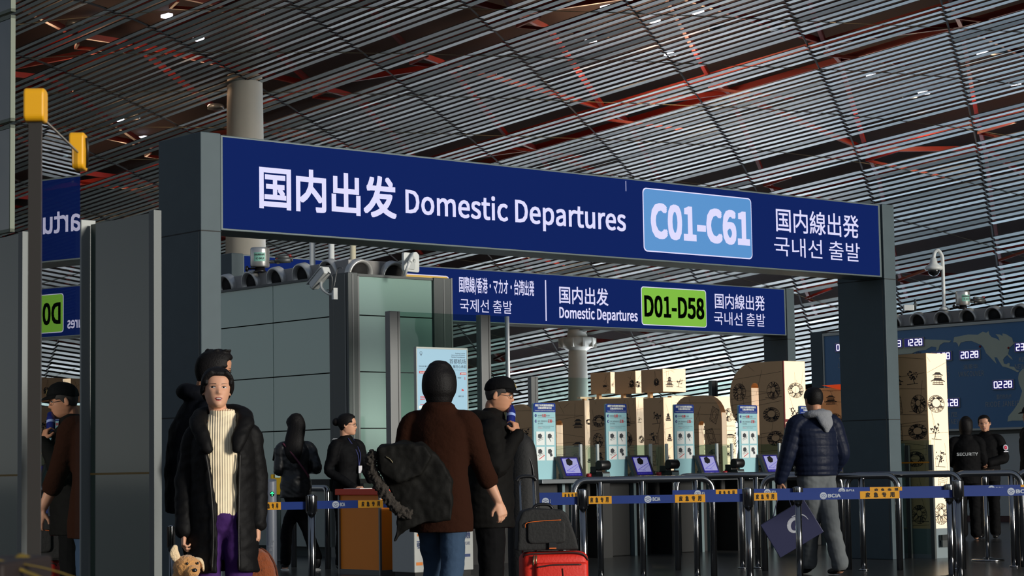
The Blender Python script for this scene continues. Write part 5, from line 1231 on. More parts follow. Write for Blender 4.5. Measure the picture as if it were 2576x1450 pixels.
# ---- walking woman in a brown sweater, seen from behind, coat over her arm
f = Fig('person in brown sweater and jeans, seen from behind, carrying a dark coat', 1108, 12.4, math.radians(158), 1.66, 'a')
f.head(yaw=-.15, pitch=.05); f.torso()
A1 = (f.w(.165, -.04, 1.36), f.w(.245, .0, 1.09), f.w(.345, .02, .875)); A2 = (f.w(-.165, .04, 1.36), f.w(-.235, .02, 1.10), f.w(-.20, .22, 1.05))
f.arm(*A1, f.w(.30, .05, -1), f.w(-.5, .8, .1), .55, -1); f.arm(*A2, f.w(.1, .9, .0), f.w(.2, 0, -1), .6, 1)
LG = [((.085, .0, .88), (.095, -.10, .49), (.095, .02, .10)), ((-.085, .0, .88), (-.09, .05, .48), (-.09, .20, .13))]
std_legs(f, LG, [(.10, -.12, .03), (-.09, .08, .03)]); BRN = cloth('brown_sweater', (41, 19, 9), .95, .3, 60)
trousers(f, cloth('blue_jeans', (50, 68, 90), .8, .3, 40), LG, r0=.092, rk=.068, hem=.045)
mb = MB(); limb(mb, [(0, 0, .70, .200, .155), (0, 0, .85, .196, .150), (0, 0, 1.05, .172, .135), (0, 0, 1.22, .185, .145), (0, .01, 1.34, .192, .125), (0, .015, 1.41, .12, .095)], n=28, round_='end'); limb(mb, [(0, .018, 1.40, .078, .074), (0, .016, 1.45, .068, .066), (0, .012, 1.475, .066, .064)], round_=False)
e1 = tuple(Vector(A1[1]) * .55 + Vector(A1[2]) * .45); sleeve(mb, (A1[0], tuple((Vector(A1[0]) + Vector(A1[1])) / 2 * .5 + Vector(A1[1]) * .5), e1), (.078, .068, .058)); sleeve(mb, A2, (.078, .068, .058)); f.part(mb, 'sweater', BRN, .009, 3)
f.face()
def bob(mb):
    st = [(0, .012, .03, .088, .086), (0, .012, .06, .103, .102), (0, .010, .11, .106, .110), (0, .008, .16, .098, .106), (0, .006, .195, .076, .086)]
    b2 = MB(); limb(b2, st, n=28); vs = []
    for v in b2.v:
        V = Vector(v); fr = max(0, -V.y - .045) if V.z < .175 else 0; V.y += fr * 1.25; vs.append(f.hm @ V)
    mb.add(vs, b2.f, True)
f.hair_cap(.014, bob, front=.80); f.done(.0055); BROWN_LOC = f.loc

# ---- man drinking
f = Fig('person in a black cap and dark coat drinking from a blue bottle, in profile', 1230, 13.6, math.radians(88), 1.63, 'b', warp=lambda c: Vector((c.x, c.y - max(0, c.z - .95) ** 1.4 * .12, c.z)))
f.head(yaw=-.12, pitch=.12); f.torso()
A1 = (f.w(-.02, -.18, 1.35), f.w(.05, -.26, 1.09), f.w(.165, -.13, 1.315)); A2 = (f.w(-.02, .18, 1.35), f.w(.02, .24, 1.08), f.w(.06, .2, .85))
f.arm(*A1, f.w(-.25, .30, .90), f.w(-.75, .45, -.35), .85, 1); f.arm(*A2, f.w(.1, 0, -1), f.w(0, -1, 0), .5, 1); std_legs(f)
trousers(f, cloth('black_trousers', (15, 15, 17)), STAND, r0=.11, rk=.085, hem=.065); COAT = cloth('dark_coat', (24, 22, 20), .8, .45, 16)
mb = MB(); limb(mb, [(0, .01, .70, .205, .175), (0, .01, .9, .205, .175), (0, .01, 1.1, .20, .165), (0, .015, 1.24, .205, .165), (0, .02, 1.35, .20, .135), (0, .025, 1.41, .13, .10)], n=28, round_='end')
limb(mb, [(-.07, -.10, 1.36, .035, .03), (-.12, .0, 1.42, .045, .04), (-.08, .11, 1.44, .055, .045), (0, .16, 1.42, .075, .055), (.08, .11, 1.44, .055, .045), (.12, .0, 1.42, .045, .04), (.07, -.10, 1.36, .035, .03)])
sleeve(mb, A1, (.085, .072, .050)); sleeve(mb, A2, (.085, .072, .055)); f.part(mb, 'coat', COAT, .009, 3)
f.face(mouth='shut', lips=mat('lips_tan', (150, 92, 80), .5)); f.glasses()
f.hair_cap(.006, None, 'hair', mat('grey_hair', (52, 46, 42), .7), .005, front=.86, side=.42, nape=.30)
mb = MB(); cv = []; c0 = Vector((0, .005, .12))
for v in HEAD_V:
    V = Vector(v); t_ = V.z / HZ; lim = .66 - .10 * min(1, max(0, (V.y + .02) / .08)); q = min(1, max(0, (t_ - lim) / .04 + .5)); cv.append(f.hm @ (V + (V - c0).normalized() * (-.012 + .027 * q)))
mb.add(cv, HEAD_F, True); CAPM = cloth('black_cap', (17, 17, 20), .8, .3, 40); cp = f.part(mb, 'cap', CAPM, .005, 2)
mb = MB(); vis = []
for k in range(13):
    a = -1.15 + 2.3 * k / 12
    vis.append((.083 * math.sin(a), -.085 * math.cos(a) - .005, .155)); 
for k in range(13):
    a = -1.15 + 2.3 * k / 12
    vis.append((.078 * math.sin(a), -.085 * math.cos(a) - .072 * math.cos(a * 1.1), .138 - .008 * math.cos(a)))
vv = [Vector(p) for p in vis] + [Vector(p) + Vector((0, 0, .006)) for p in vis]
mb.add(vv, [(k, k + 1, 13 + k + 1, 13 + k) for k in range(12)] + [(26 + k, 26 + 13 + k, 26 + 13 + k + 1, 26 + k + 1) for k in range(12)] + [(13 + k, 14 + k, 40 + k, 39 + k) for k in range(12)] + [(k, 26 + k, 27 + k, k + 1) for k in range(12)] + [(0, 13, 39, 26), (12, 38, 51, 25)]); f.part(f.hl(mb), 'visor', CAPM, parent=cp)
mb = MB()
def capf(x, z): h = HEAD_BVH.ray_cast(Vector((x, -.4, z)), Vector((0, 1, 0)))[0]; return Vector((x, (h.y if h else -.06) - .018, z))
for a, b in (((-.012, .172), (-.012, .200)), ((-.012, .200), (.006, .172)), ((.006, .172), (.006, .200)), ((-.004, .198), (.003, .186)), ((.012, .198), (.003, .186)), ((.003, .186), (.003, .166))): mb.tube([capf(*a), capf(*b)], .0018, 6)
f.part(f.hl(mb), 'cap_emblem', mat('gold_thread', (170, 150, 90), .6), parent=cp)
f.done(.0045); CAPMAN = f
# bottle in his hand
mth = f.warp(f.hm @ facept(0, .047, .008)) * f.k; Rz = Matrix.Rotation(f.rot, 4, 'Z'); mw = f.loc + (Rz @ mth); hw_ = f.loc + (Rz @ (f.warp(Vector(A1[2]) + Vector(f.w(-.05, .03, .055))) * f.k))
dv = (hw_ - mw).normalized(); bt = thing('drink_bottle', mw, 0, 'dark blue bottle held to the mouth of the person in the black cap', 'bottle')
Mq = dv.to_track_quat('Z', 'Y').to_matrix().to_4x4()
mb = MB(); mb.lathe([(.013, .0), (.015, .008), (.019, .022), (.027, .04), (.028, .055), (.028, .155), (.026, .165), (.01, .168)], n=24, M=Mq); mb.build('body', mat('bottle_blue', (26, 36, 110), .25), bt)
mb = MB(); mb.lathe([(.0282, .065), (.0285, .067), (.0285, .082), (.0282, .084)], n=24, M=Mq, cap=False); mb.build('label_band', mat('bottle_label', (150, 170, 220), .4), bt)
mb = MB(); mb.lathe([(.0282, .15), (.030, .152), (.030, .170), (.018, .173)], n=24, M=Mq); mb.build('base_ring', BLACK, bt)

# ---- desk clerk
f = Fig('person in black uniform with hair bun and glasses, leaning on the orange desk', 872, 22.2, math.radians(52), 1.64, 'a')
f.head(yaw=.62, pitch=.06); f.torso(); A1 = ((-.18, 0, 1.37), (-.22, .0, 1.10), (-.02, -.20, 1.0)); A2 = (f.w(.12, .12, 1.37), f.w(.20, .06, 1.12), f.w(.27, -.14, .985))
A1 = ((-.18, 0, 1.37), (-.235, .04, 1.09), f.w(.10, -.24, .90)); f.arm(*A1, f.w(.9, -.15, .05), f.w(0, .3, -1), .7, -1); f.arm(*A2, f.w(.9, -.1, .0), f.w(0, 0, -1), .8, 1); std_legs(f)
trousers(f, cloth('black_trousers', (15, 15, 17)), STAND); UNI = cloth('black_uniform', (13, 14, 18), .75, .35, 20)
mb = MB(); limb(mb, [(0, 0, .80, .17, .125), (0, 0, .95, .172, .128), (0, 0, 1.08, .15, .115), (0, -.01, 1.22, .17, .128), (0, .0, 1.34, .18, .11), (0, .012, 1.41, .10, .08)], n=28, round_='end'); limb(mb, [(0, .016, 1.40, .075, .070), (0, .014, 1.45, .062, .060)], round_=False); sleeve(mb, A1, (.068, .056, .045)); sleeve(mb, A2, (.068, .056, .045)); ub = f.part(mb, 'uniform_jacket', UNI, .008, 3)
mb = MB(); mb.box(-.215, -.150, -.005, .0, 1.432, 1.436); mb.box(-.215, -.150, .010, .014, 1.428, 1.432); f.part(mb, 'shoulder_stripes', mat('pale_tab', (170, 175, 180), .4), parent=ub)
mb = MB(); mb.tube(bez([(-.04, -.06, 1.44), (.03, -.13, 1.28), (.05, -.135, 1.14)]), (.006), 6); mb.tube(bez([(.06, -.04, 1.44), (.08, -.125, 1.28), (.055, -.135, 1.14)]), .006, 6); f.part(mb, 'lanyard', mat('lanyard_blue', (24, 34, 90), .6))
mb = MB(); mb.box(.03, .085, -.150, -.143, 1.06, 1.14); f.part(mb, 'id_card', mat('card_white', (200, 200, 205), .4))
f.face(); f.glasses(mat('thin_metal', (70, 60, 55), .3, .8))
f.hair_cap(.014, lambda mb: mb.ball((0, 0, 0), (.042, .042, .045), 16, 10, f.hm @ Matrix.Translation((0, .125, .135))), front=.82, side=.48); f.done(.006)

# ---- woman walking away
f = Fig('person with long dark hair and purple strap across a black jacket, walking away', 744, 22.6, math.radians(205), 1.64, 'a')
f.head(yaw=.15, pitch=.12); f.torso(); A1 = (f.w(.15, .05, 1.36), f.w(.235, .0, 1.12), f.w(.12, .2, 1.10)); A2 = (f.w(-.15, -.05, 1.36), f.w(-.18, -.06, 1.10), f.w(-.19, .12, 1.16))
f.arm(*A1, f.w(-.4, .9, .2), f.w(0, 0, 1), .5, 1); f.arm(*A2, f.w(-.15, .5, .7), f.w(.5, .5, .5), .6, 1)
LG = [((.085, 0, .88), f.w(.10, .02, .50), f.w(.235, -.10, .14)), ((-.085, 0, .88), f.w(-.10, .03, .48), f.w(-.125, .0, .085))]
std_legs(f, LG, [f.w(.20, .04, .03), f.w(-.15, .13, .03)], mat('dark_sneaker', (30, 30, 32), .6), mat('white_sole', (205, 205, 200), .5))
trousers(f, cloth('black_leggings', (16, 16, 18)), LG, r0=.090, rk=.068, hem=.046); LJ = mat('black_leather', (24, 26, 29), .42, bump=.3, bscale=18)
mb = MB(); limb(mb, [(0, 0, .80, .178, .135), (0, 0, .95, .178, .135), (0, 0, 1.08, .155, .125), (0, 0, 1.24, .175, .13), (0, .0, 1.34, .178, .115), (0, .012, 1.41, .10, .08)], n=28, round_='end'); sleeve(mb, A1, (.070, .060, .045)); sleeve(mb, A2, (.070, .060, .045)); f.part(mb, 'jacket', LJ, .008, 3)
mb = MB(); mb.tube(bez([f.w(-.13, -.10, 1.40), f.w(-.02, -.16, 1.28), f.w(.10, -.17, 1.12), f.w(.16, -.14, 1.02)]), .011, 8); f.part(mb, 'bag_strap', mat('purple_strap', (80, 28, 48), .6))
f.face()
def longh(mb): limb(mb, [(*(f.hm @ Vector((0, .03, .19))), .085, .075), (*(f.hm @ Vector((0, .05, .10))), .098, .072), (*f.w(-.01, -.085, 1.40), .105, .06), (*f.w(-.01, -.125, 1.29), .095, .04), (*f.w(0, -.13, 1.22), .06, .025)], ref=f.w(1, 0, 0), n=20)
f.hair_cap(.015, longh, front=.80); f.done(.006)
mb = MB(); mb.prism(rrect(-.036, .036, -.075, .075, .01), -.004, .004); ph = mb.build('mobile_phone', BLACK); hp = f.loc + Rz.inverted() @ Vector((0, 0, 0)); ph.location = f.loc + Vector((-.225, .18, 1.235)) * 1.0; ph.rotation_euler = (.5, 0, .4)
tag(ph, 'small black phone held by the person with long dark hair', 'phone')

# ---- man in the quilted jacket
f = Fig('person in navy quilted jacket and grey trousers, walking away with a shopping bag', 2052, 19.95, math.radians(212), 1.76, 'b')
f.head(yaw=-.25, pitch=.10); f.torso(); A1 = (f.w(-.17, -.06, 1.38), f.w(-.265, -.08, 1.09), f.w(-.335, -.04, .86)); A2 = (f.w(.17, .06, 1.38), f.w(.245, .05, 1.10), f.w(.18, .18, .93))
f.arm(*A1, f.w(-.1, .0, -1), f.w(.8, .3, 0), .8, 1); f.arm(*A2, f.w(-.5, .6, -.4), f.w(-.5, -.5, 0), .5, -1)
LG = [((.085, 0, .88), f.w(-.05, .06, .48), f.w(-.07, .16, .10)), ((-.085, 0, .88), f.w(.115, -.02, .48), f.w(.19, -.05, .09))]
std_legs(f, LG, [f.w(-.13, .27, .03), f.w(.12, .06, .03)]); trousers(f, cloth('grey_trousers', (96, 100, 102), .9, .4, 14), LG, r0=.112, rk=.085, hem=.062)
QJ = cloth('navy_quilt', (20, 26, 44), .5, .25, 30); band = lambda u: 1 + .055 * abs(math.sin(u * PI * 11)) ** .6
mb = MB(); limb(mb, [(0, 0, .90, .20, .16), (0, 0, 1.0, .208, .168), (0, 0, 1.2, .215, .168), (0, .0, 1.34, .21, .14), (0, .012, 1.42, .11, .09)], n=30, round_='end', seg=16, mod=lambda u: 1 + .05 * abs(math.sin(u * PI * 9)) ** .6)
for A in (A1, A2):
    sh, el, wr = [Vector(p) for p in A]; limb(mb, [(sh.x * .5, sh.y * .5, sh.z + .015, .070, .070), (sh.x, sh.y, sh.z - .015, .086, .086), (*((sh + el) / 2), .085, .085), (*el, .076, .076), (*((el + wr) / 2), .068, .068), (*wr, .052, .052)], seg=12, mod=band)
f.part(mb, 'quilted_jacket', QJ, .007, 1)
mb = MB(); limb(mb, [(-.10, -.05, 1.42, .035, .03), (-.10, .06, 1.455, .045, .036), (0, .12, 1.455, .055, .042), (.10, .06, 1.455, .045, .036), (.10, -.05, 1.42, .035, .03)]); limb(mb, [(0, .12, 1.45, .085, .04), (0, .165, 1.37, .075, .035), (0, .165, 1.31, .03, .02)]); f.part(mb, 'grey_hood', cloth('grey_fleece', (128, 130, 134), .95, .5, 60), .008, 3)
f.face(); f.hair_cap(.008, None, front=.82, side=.46, nape=.26); f.done(.006); QM = f
QHAND = f.loc + Vector((-.35, -.04, .785)) * f.k

# ---- two guards and a passer-by at the right edge
SEC = cloth('guard_black', (15, 15, 18), .8, .35, 22)
f = Fig('person in a black uniform marked SECURITY on the back, seen from behind', 2432, 28.2, math.radians(172), 1.62, 'a', 'security guards')
f.head(yaw=-.45, pitch=.05); f.torso(); A1 = ((-.18, 0, 1.37), (-.225, -.02, 1.10), (-.10, -.20, 1.02)); A2 = ((.18, 0, 1.37), (.225, -.02, 1.10), (.10, -.20, 1.02)); f.arm(*A1, (.8, -.4, 0), (0, 1, 0), .6, -1); f.arm(*A2, (-.8, -.4, 0), (0, 1, 0), .6, 1); std_legs(f)
trousers(f, cloth('black_trousers', (15, 15, 17)), STAND, r0=.105, rk=.08, hem=.062)
mb = MB(); limb(mb, [(0, 0, .78, .185, .14), (0, 0, .95, .19, .145), (0, 0, 1.1, .19, .14), (0, 0, 1.24, .195, .142), (0, .0, 1.35, .19, .12), (0, .012, 1.42, .10, .08)], n=28, round_='end'); sleeve(mb, A1, (.078, .068, .052)); sleeve(mb, A2, (.078, .068, .052)); ub = f.part(mb, 'uniform_jacket', SEC, .008, 3)
L_ = MB(); text('SECURITY', -.145, .145, 1.17, 1.215, 0, '', None, None, .015, mb=L_); L_.v = [(-p[0], .143 + .012 * (1 - (p[0] / .15) ** 2), p[2]) for p in L_.v]; L_.f = [tuple(reversed(q)) for q in L_.f]; f.part(L_, 'back_lettering', mat('reflective_white', (200, 204, 206), .4), parent=ub)
f.face()
def bob2(mb):
    b2 = MB(); limb(b2, [(0, .02, .015, .082, .070), (0, .018, .06, .096, .088), (0, .012, .12, .097, .102), (0, .008, .17, .090, .100), (0, .006, .20, .066, .076)], n=26); mb.add([f.hm @ Vector((v[0], v[1] + (max(0, -v[1] - .03) * 1.4 if v[2] < .17 else 0), v[2])) for v in b2.v], b2.f, True)
f.hair_cap(.014, bob2, front=.80); f.done(.006)
f = Fig('person in a black uniform with a round arm badge, smiling, facing the other guard', 2481, 28.7, math.radians(-22), 1.66, 'a', 'security guards')
f.head(yaw=.05, pitch=.08, roll=-.10); f.torso(); A1 = ((-.18, 0, 1.37), (-.225, -.02, 1.10), (-.03, -.22, 1.04)); A2 = ((.18, 0, 1.37), (.245, -.0, 1.10), (.07, -.22, 1.03)); f.arm(*A1, (.9, -.3, -.1), (0, 1, 0), .7, -1); f.arm(*A2, (-.9, -.3, -.1), (0, 1, 0), .7, 1); std_legs(f)
trousers(f, cloth('black_trousers', (15, 15, 17)), STAND, r0=.105, rk=.08, hem=.062)
mb = MB(); limb(mb, [(0, 0, .78, .185, .14), (0, 0, .95, .19, .145), (0, 0, 1.1, .185, .14), (0, 0, 1.24, .19, .142), (0, .0, 1.35, .19, .12), (0, .012, 1.42, .10, .08)], n=28, round_='end'); limb(mb, [(0, .016, 1.40, .078, .072), (0, .014, 1.445, .068, .064)], round_=False); sleeve(mb, A1, (.078, .070, .052)); sleeve(mb, A2, (.078, .070, .052)); ub = f.part(mb, 'uniform_jacket', SEC, .008, 3)
mb = MB(); P_ = Vector((.265, -.055, 1.245)); nb = Vector((.75, -.65, .1)).normalized(); Mb = Matrix.Translation(P_) @ nb.to_track_quat('Z', 'Y').to_matrix().to_4x4()
mb.lathe([(.042, .02), (.042, .024), (.001, .024)], n=20, M=Mb); bg_ = f.part(mb, 'arm_badge', mat('badge_white', (200, 200, 210), .5), parent=ub); mb = MB(); mb.lathe([(.026, .0245), (.026, .026), (.001, .026)], n=16, M=Mb); f.part(mb, 'badge_centre', mat('badge_red', (190, 40, 70), .5), parent=bg_)
mb = MB(); mb.box(-.04, .04, -.062, -.05, .02, .026, Mb); f.part(mb, 'badge_bar', mat('badge_white', (200, 200, 210), .5), parent=ub)
f.face(mouth='smile'); f.hair_cap(.010, None, front=.82, side=.45); f.done(.005)
f = Fig('person in a dark cap and dark jacket, half cut off by the right edge', 2598, 27.0, math.radians(-82), 1.74, 'b')
f.head(pitch=.05); f.torso(); A1 = ((-.18, 0, 1.37), (-.235, .02, 1.10), (-.21, -.05, .86)); A2 = ((.18, 0, 1.37), (.235, .02, 1.10), (.21, -.05, .86)); f.arm(*A1, (0, -.1, -1), (1, 0, 0), .5, -1); f.arm(*A2, (0, -.1, -1), (-1, 0, 0), .5, 1); std_legs(f); trousers(f, cloth('black_trousers', (15, 15, 17)), STAND)
mb = MB(); limb(mb, [(0, 0, .80, .19, .145), (0, 0, 1.0, .19, .145), (0, 0, 1.24, .20, .15), (0, .0, 1.35, .19, .12), (0, .012, 1.43, .10, .08)], n=28, round_='end'); sleeve(mb, A1, (.08, .07, .05)); sleeve(mb, A2, (.08, .07, .05)); f.part(mb, 'jacket', SEC, .009, 3); f.face(); f.hair_cap(.006, None, front=.84)
mb = MB(); mb.add([f.hm @ (Vector(v) + (Vector(v) - c0).normalized() * (-.012 + .027 * min(1, max(0, (v[2] / HZ - .66) / .04 + .5)))) for v in HEAD_V], HEAD_F, True); cp = f.part(mb, 'cap', CAPM, .006, 2)
mb = MB(); mb.add(vv, [(k, k + 1, 13 + k + 1, 13 + k) for k in range(12)] + [(26 + k, 26 + 13 + k, 26 + 13 + k + 1, 26 + k + 1) for k in range(12)] + [(13 + k, 14 + k, 40 + k, 39 + k) for k in range(12)]); f.part(f.hl(mb), 'visor', CAPM, parent=cp); f.done(.007)
# ================================================================ desk, posters, bins, luggage and other loose things
DK = gx(957, 21.2); DK = at(957, 1443, 21.2); DK.z = 0
t = thing('inspection_desk', DK, ROT_U, 'orange inspection desk with a red-orange top, in front of the uniformed clerk', 'desk')
ORG = mat('desk_orange', (250, 140, 14), .5, noise=.05, nscale=3); DW, DL, DH = .395, .71, .80
b = MB(); b.box(0.015, DW, 0.015, DL, 0.05, DH); b.build('body', ORG, t)
b = MB(); b.box(-.02, DW + .02, -.02, DL + .03, DH, .862); b.build('top', mat('desk_top_red', (226, 60, 22), .45), t, .006)
for x0, y0 in ((-.004, -.004), (-.004, DL - .02), (DW - .01, -.004)):
    b = MB(); b.box(x0, x0 + .022, y0, y0 + .022, 0, DH); b.build('corner_trim', ALU, t)
b = MB(); b.box(.0, DW, .0, DL, 0, .05); b.build('plinth', mat('plinth_grey', (90, 92, 90), .5), t)
p = DK + V3 * .50 + U3 * .12; b = MB(); b.box(-.10, .10, -.14, .14, 0, .006); o = b.build('paper_sheet', PAPER); o.location = (p.x, p.y, .8625); o.rotation_euler = (0, 0, ROT_U); tag(o, 'white paper sheet lying on the orange desk', 'paper')
# bollard with a green arrow, and the yellow machine behind it
q = gx(682, 24.0); t = thing('arrow_bollard', q, 0, 'grey round bollard with a lit green arrow, left of the walking person', 'bollard')
b = MB(); n_ = 24; r_ = .061
vs = [(r_ * math.cos(2 * PI * k / n_), r_ * math.sin(2 * PI * k / n_), 0) for k in range(n_)] + [(r_ * math.cos(2 * PI * k / n_), r_ * math.sin(2 * PI * k / n_), .955 + .3 * r_ * math.sin(2 * PI * k / n_)) for k in range(n_)]
b.add(vs, [(k, (k + 1) % n_, n_ + (k + 1) % n_, n_ + k) for k in range(n_)], True); b.add(vs[n_:], [tuple(range(n_))]); b.build('post', mat('bollard_grey', (126, 132, 144), .4), t)
b = MB()
for k in range(8):
    a = -PI / 2 - .5 + k / 8; bb_ = -PI / 2 - .5 + (k + 1) / 8; b.add([(.062 * math.cos(a), .062 * math.sin(a), .02), (.062 * math.cos(bb_), .062 * math.sin(bb_), .02), (.062 * math.cos(bb_), .062 * math.sin(bb_), .03), (.062 * math.cos(a), .062 * math.sin(a), .03)], [(0, 1, 2, 3)])
for k in range(5): art_pavilion(b, -.025 + .012 * k, .06 + .05 * k, .035, -.0625, 1 + k % 3, .0015); art_line(b, (-.035 + .015 * k, .03), (-.035 + .015 * k, .22 + .04 * (k % 3)), -.0622, .0015)
b.build('skyline_print', mat('print_white', (178, 182, 190), .5), t)
b = MB(); y_ = -.0635
art_poly(b, [(.018 + .026 * math.cos(2 * PI * k / 18), .80 + .030 * math.sin(2 * PI * k / 18)) for k in range(18)], y_ + .001); ab_ = b.build('lamp_face', BLACK, t)
b = MB(); art_line(b, (.018, .778), (.018, .820), y_, .008); art_line(b, (.000, .802), (.0195, .824), y_, .008); art_line(b, (.036, .802), (.0165, .824), y_, .008); b.build('green_arrow', mat('green_led', (60, 255, 150), .5, emit=1.6), ab_)
q = gx(700, 24.9); t = thing('ticket_machine', q, 0, 'small yellow box on a thin stand behind the grey bollard', 'machine')
b = MB(); b.box(-.085, .085, -.06, .06, .78, 1.02); b.build('yellow_box', mat('machine_yellow', (206, 150, 16), .5), t, .01); b = MB(); b.lathe([(.12, 0), (.12, .02), (.03, .03), (.03, .78)], n=16); b.build('stand', ALUD, t)
b = MB(); b.box(-.03, .03, -.075, -.06, .98, 1.06); b.build('ticket', PAPER, t)
# poster stand
q = gx(1052, 20.0); t = thing('poster_stand', q, ROT_U, 'pale blue poster stand behind the head of the person in the brown sweater', 'poster')
zt = at(1052, 876, 20.0).z; w = onpl(1174, 890, (q.x, q.y, 0), U3)[0]; zb = at(1060, 1032, 20.0).z
PB = mat('poster_blue', (150, 190, 214), .4); b = MB(); b.box(0, w, .0, .03, zb - .3, zt); po = b.build('poster', PB, t); b = MB(); b.box(-.008, w + .008, -.004, .035, zt - .004, zt + .012); b.box(-.010, 0, -.004, .035, zb - .3, zt); b.box(w, w + .010, -.004, .035, zb - .3, zt); b.build('frame', mat('pale_frame', (165, 170, 165), .4, .3), t)
def pz(y): return zt - (y - 118) / 8.055 / 265.0 * 1.0
def px_(x): return (x - 275) / 955 * w
L_ = MB(); y_ = -.0015
for s_, x0, x1, y0, y1 in (('Beijing Capital', 1010, 1195, 222, 190), ('International Airport', 935, 1195, 258, 228), ('Service Commitment', 930, 1195, 296, 264), ('首都机场', 893, 1210, 418, 320), ('服务心承诺', 962, 1212, 506, 445), ('2019年第2季度', 308, 540, 502, 470)): text(s_, px_(x0), px_(x1), pz(y0), pz(y1), y_, '', None, None, 0, mb=L_)
art_line(L_, (px_(315), pz(540)), (px_(1208), pz(545)), y_, .002); text('"微笑服务"', px_(1045), px_(1120), pz(722), pz(692), y_, '', None, None, 0, mb=L_); text('服务之星', px_(1060), px_(1160), pz(1105), pz(1070), y_, '', None, None, 0, mb=L_)
for k in range(12): a, c_ = 2 * PI * k / 12, 2 * PI * (k + 1) / 12; art_line(L_, (px_(352) + .014 * math.cos(a), pz(215) + .014 * math.sin(a)), (px_(352) + .014 * math.cos(c_), pz(215) + .014 * math.sin(c_)), y_, .003)
art_line(L_, (px_(340), pz(232)), (px_(358), pz(275)), y_, .004); art_line(L_, (px_(372), pz(235)), (px_(350), pz(270)), y_, .003)
L_.build('poster_lettering', mat('poster_ink', (66, 84, 104), .6), po)
L_ = MB(); art_poly(L_, [(px_(315), pz(630)), (px_(440), pz(630)), (px_(440), pz(585)), (px_(315), pz(585))], y_); art_poly(L_, [(px_(1088), pz(642)), (px_(1215), pz(642)), (px_(1215), pz(597)), (px_(1105), pz(597))], y_)
art_poly(L_, [(px_(1120), pz(975)), (px_(1168), pz(975)), (px_(1150), pz(940)), (px_(1125), pz(930))], y_); art_line(L_, (px_(1188), pz(745)), (px_(1188), pz(690)), y_, .006)
for yy in (1100, 1130, 1160, 1265): art_line(L_, (px_(330), pz(yy)), (px_(420), pz(yy - 5)), y_, .006)
L_.build('red_marks', RED, po)
L_ = MB(); text('国内航班', px_(330), px_(425), pz(622), pz(594), y_ - .001, '', None, None, .01, mb=L_); text('服务承诺', px_(1115), px_(1205), pz(634), pz(605), y_ - .001, '', None, None, .01, mb=L_); art_poly(L_, [(px_(300), pz(1350)), (px_(500), pz(1345)), (px_(500), pz(1285)), (px_(300), pz(1290))], y_); L_.build('white_print', PAPER, po)
b = MB(); b.box(w / 2 - .03, w / 2 + .03, .03, .06, 0.03, zt - .1); b.box(w / 2 - .2, w / 2 + .2, -.12, .2, 0, .03); b.build('stand', ALUD, t)
# recycling bin
q = gx(1040, 20.6); t = thing('recycling_bin', q, ROT_U, 'pale grey recycling bin printed in Chinese, between the orange desk and the drinking person', 'bin')
b = MB(); b.box(0, .74, 0, .36, .05, .68); b.build('body', mat('bin_grey', (176, 178, 174), .5), t, .008); b = MB(); b.box(-.01, .75, -.01, .37, .68, .74); b.build('lid', ALUD, t, .01); b = MB(); b.box(.02, .72, .02, .34, 0, .05); b.build('plinth', DARK, t)
L_ = MB(); text('可回收', .03, .09, .28, .36, -.002, '', None, None, .01, mb=L_); text('可回收物', .60, .70, .36, .43, -.002, '', None, None, .01, mb=L_); text('RECYCLABLE', .60, .70, .30, .33, -.002, '', None, None, 0, mb=L_); art_poly(L_, [(.60, .18), (.70, .18), (.70, .21), (.60, .21)], -.002); L_.build('bin_lettering', mat('bin_blue', (40, 60, 110), .5), t)
L_ = MB(); text('1', .035, .065, .40, .50, -.002, '', None, None, .03, mb=L_); art_poly(L_, [(.02, .12), (.10, .12), (.10, .15), (.02, .15)], -.002); L_.build('orange_print', mat('bin_orange', (214, 120, 30), .5), t)
# red suitcase with a black bag on it
S0 = gx(1388, 14.6); t = thing('suitcase', S0, math.radians(6), 'bright red soft suitcase standing behind the drinking person', 'suitcase')
RC = mat('suitcase_red', (204, 34, 14), .6, bump=.25, bscale=60); sc_ = 14.6 / FPX
zs = at(1388, 1388, 14.6).z
def soft_box(w, d, z0, z1, r, m, name, parent, M=None, vox=.010, sm=4):
    b = MB(); b.box(-w / 2, w / 2, -d / 2, d / 2, z0, z1); me = b.mesh('t'); bm = bmesh.new(); bm.from_mesh(me); bmesh.ops.bevel(bm, geom=bm.edges[:] + bm.verts[:], offset=r, segments=4, affect='EDGES', profile=.5); bm.to_mesh(me); bm.free()
    for p in me.polygons: p.use_smooth = True
    if M is not None: me.transform(M)
    me.materials.append(m); o = bpy.data.objects.new(name, me); C.objects.link(o); o.parent = parent; return o
soft_box(.46, .27, .05, zs, .055, RC, 'body', t)
soft_box(.36, .05, .10, zs - .07, .024, RC, 'front_pocket', t, Matrix.Translation((.035, -.145, 0)))
b = MB(); pl = [(-.17 + .035, -.172, zs - .10), (-.02, -.174, zs - .085), (.17, -.172, zs - .085)]; b.tube(bez(pl), .006, 6); b.tube(bez([(-.22, -.118, zs - .03), (-.19, -.138, zs - .012), (0, -.138, zs - .006), (.17, -.138, zs - .012), (.225, -.12, zs - .06)]), .006, 6); b.tube([(.04, -.172, zs - .11), (.06, -.172, zs - .35)], .004, 6); b.build('zip', mat('zip_dark', (46, 12, 10), .6), t)
b = MB(); b.tube([(-.15, -.15, zs - .02), (-.16, -.165, zs - .085)], .007, 6); b.tube([(-.135, -.15, zs - .02), (-.14, -.165, zs - .075)], .006, 6); b.build('zip_pull', mat('zip_metal', (130, 120, 95), .4, .8), t)
for sx in (-1, 1):
    b = MB(); b.tube([(sx * .19, 0, .028), (sx * .225, 0, .028)], .028, 14); b.build('wheel', BLACK, t)
hz_ = at(1335, 1199, 14.7).z
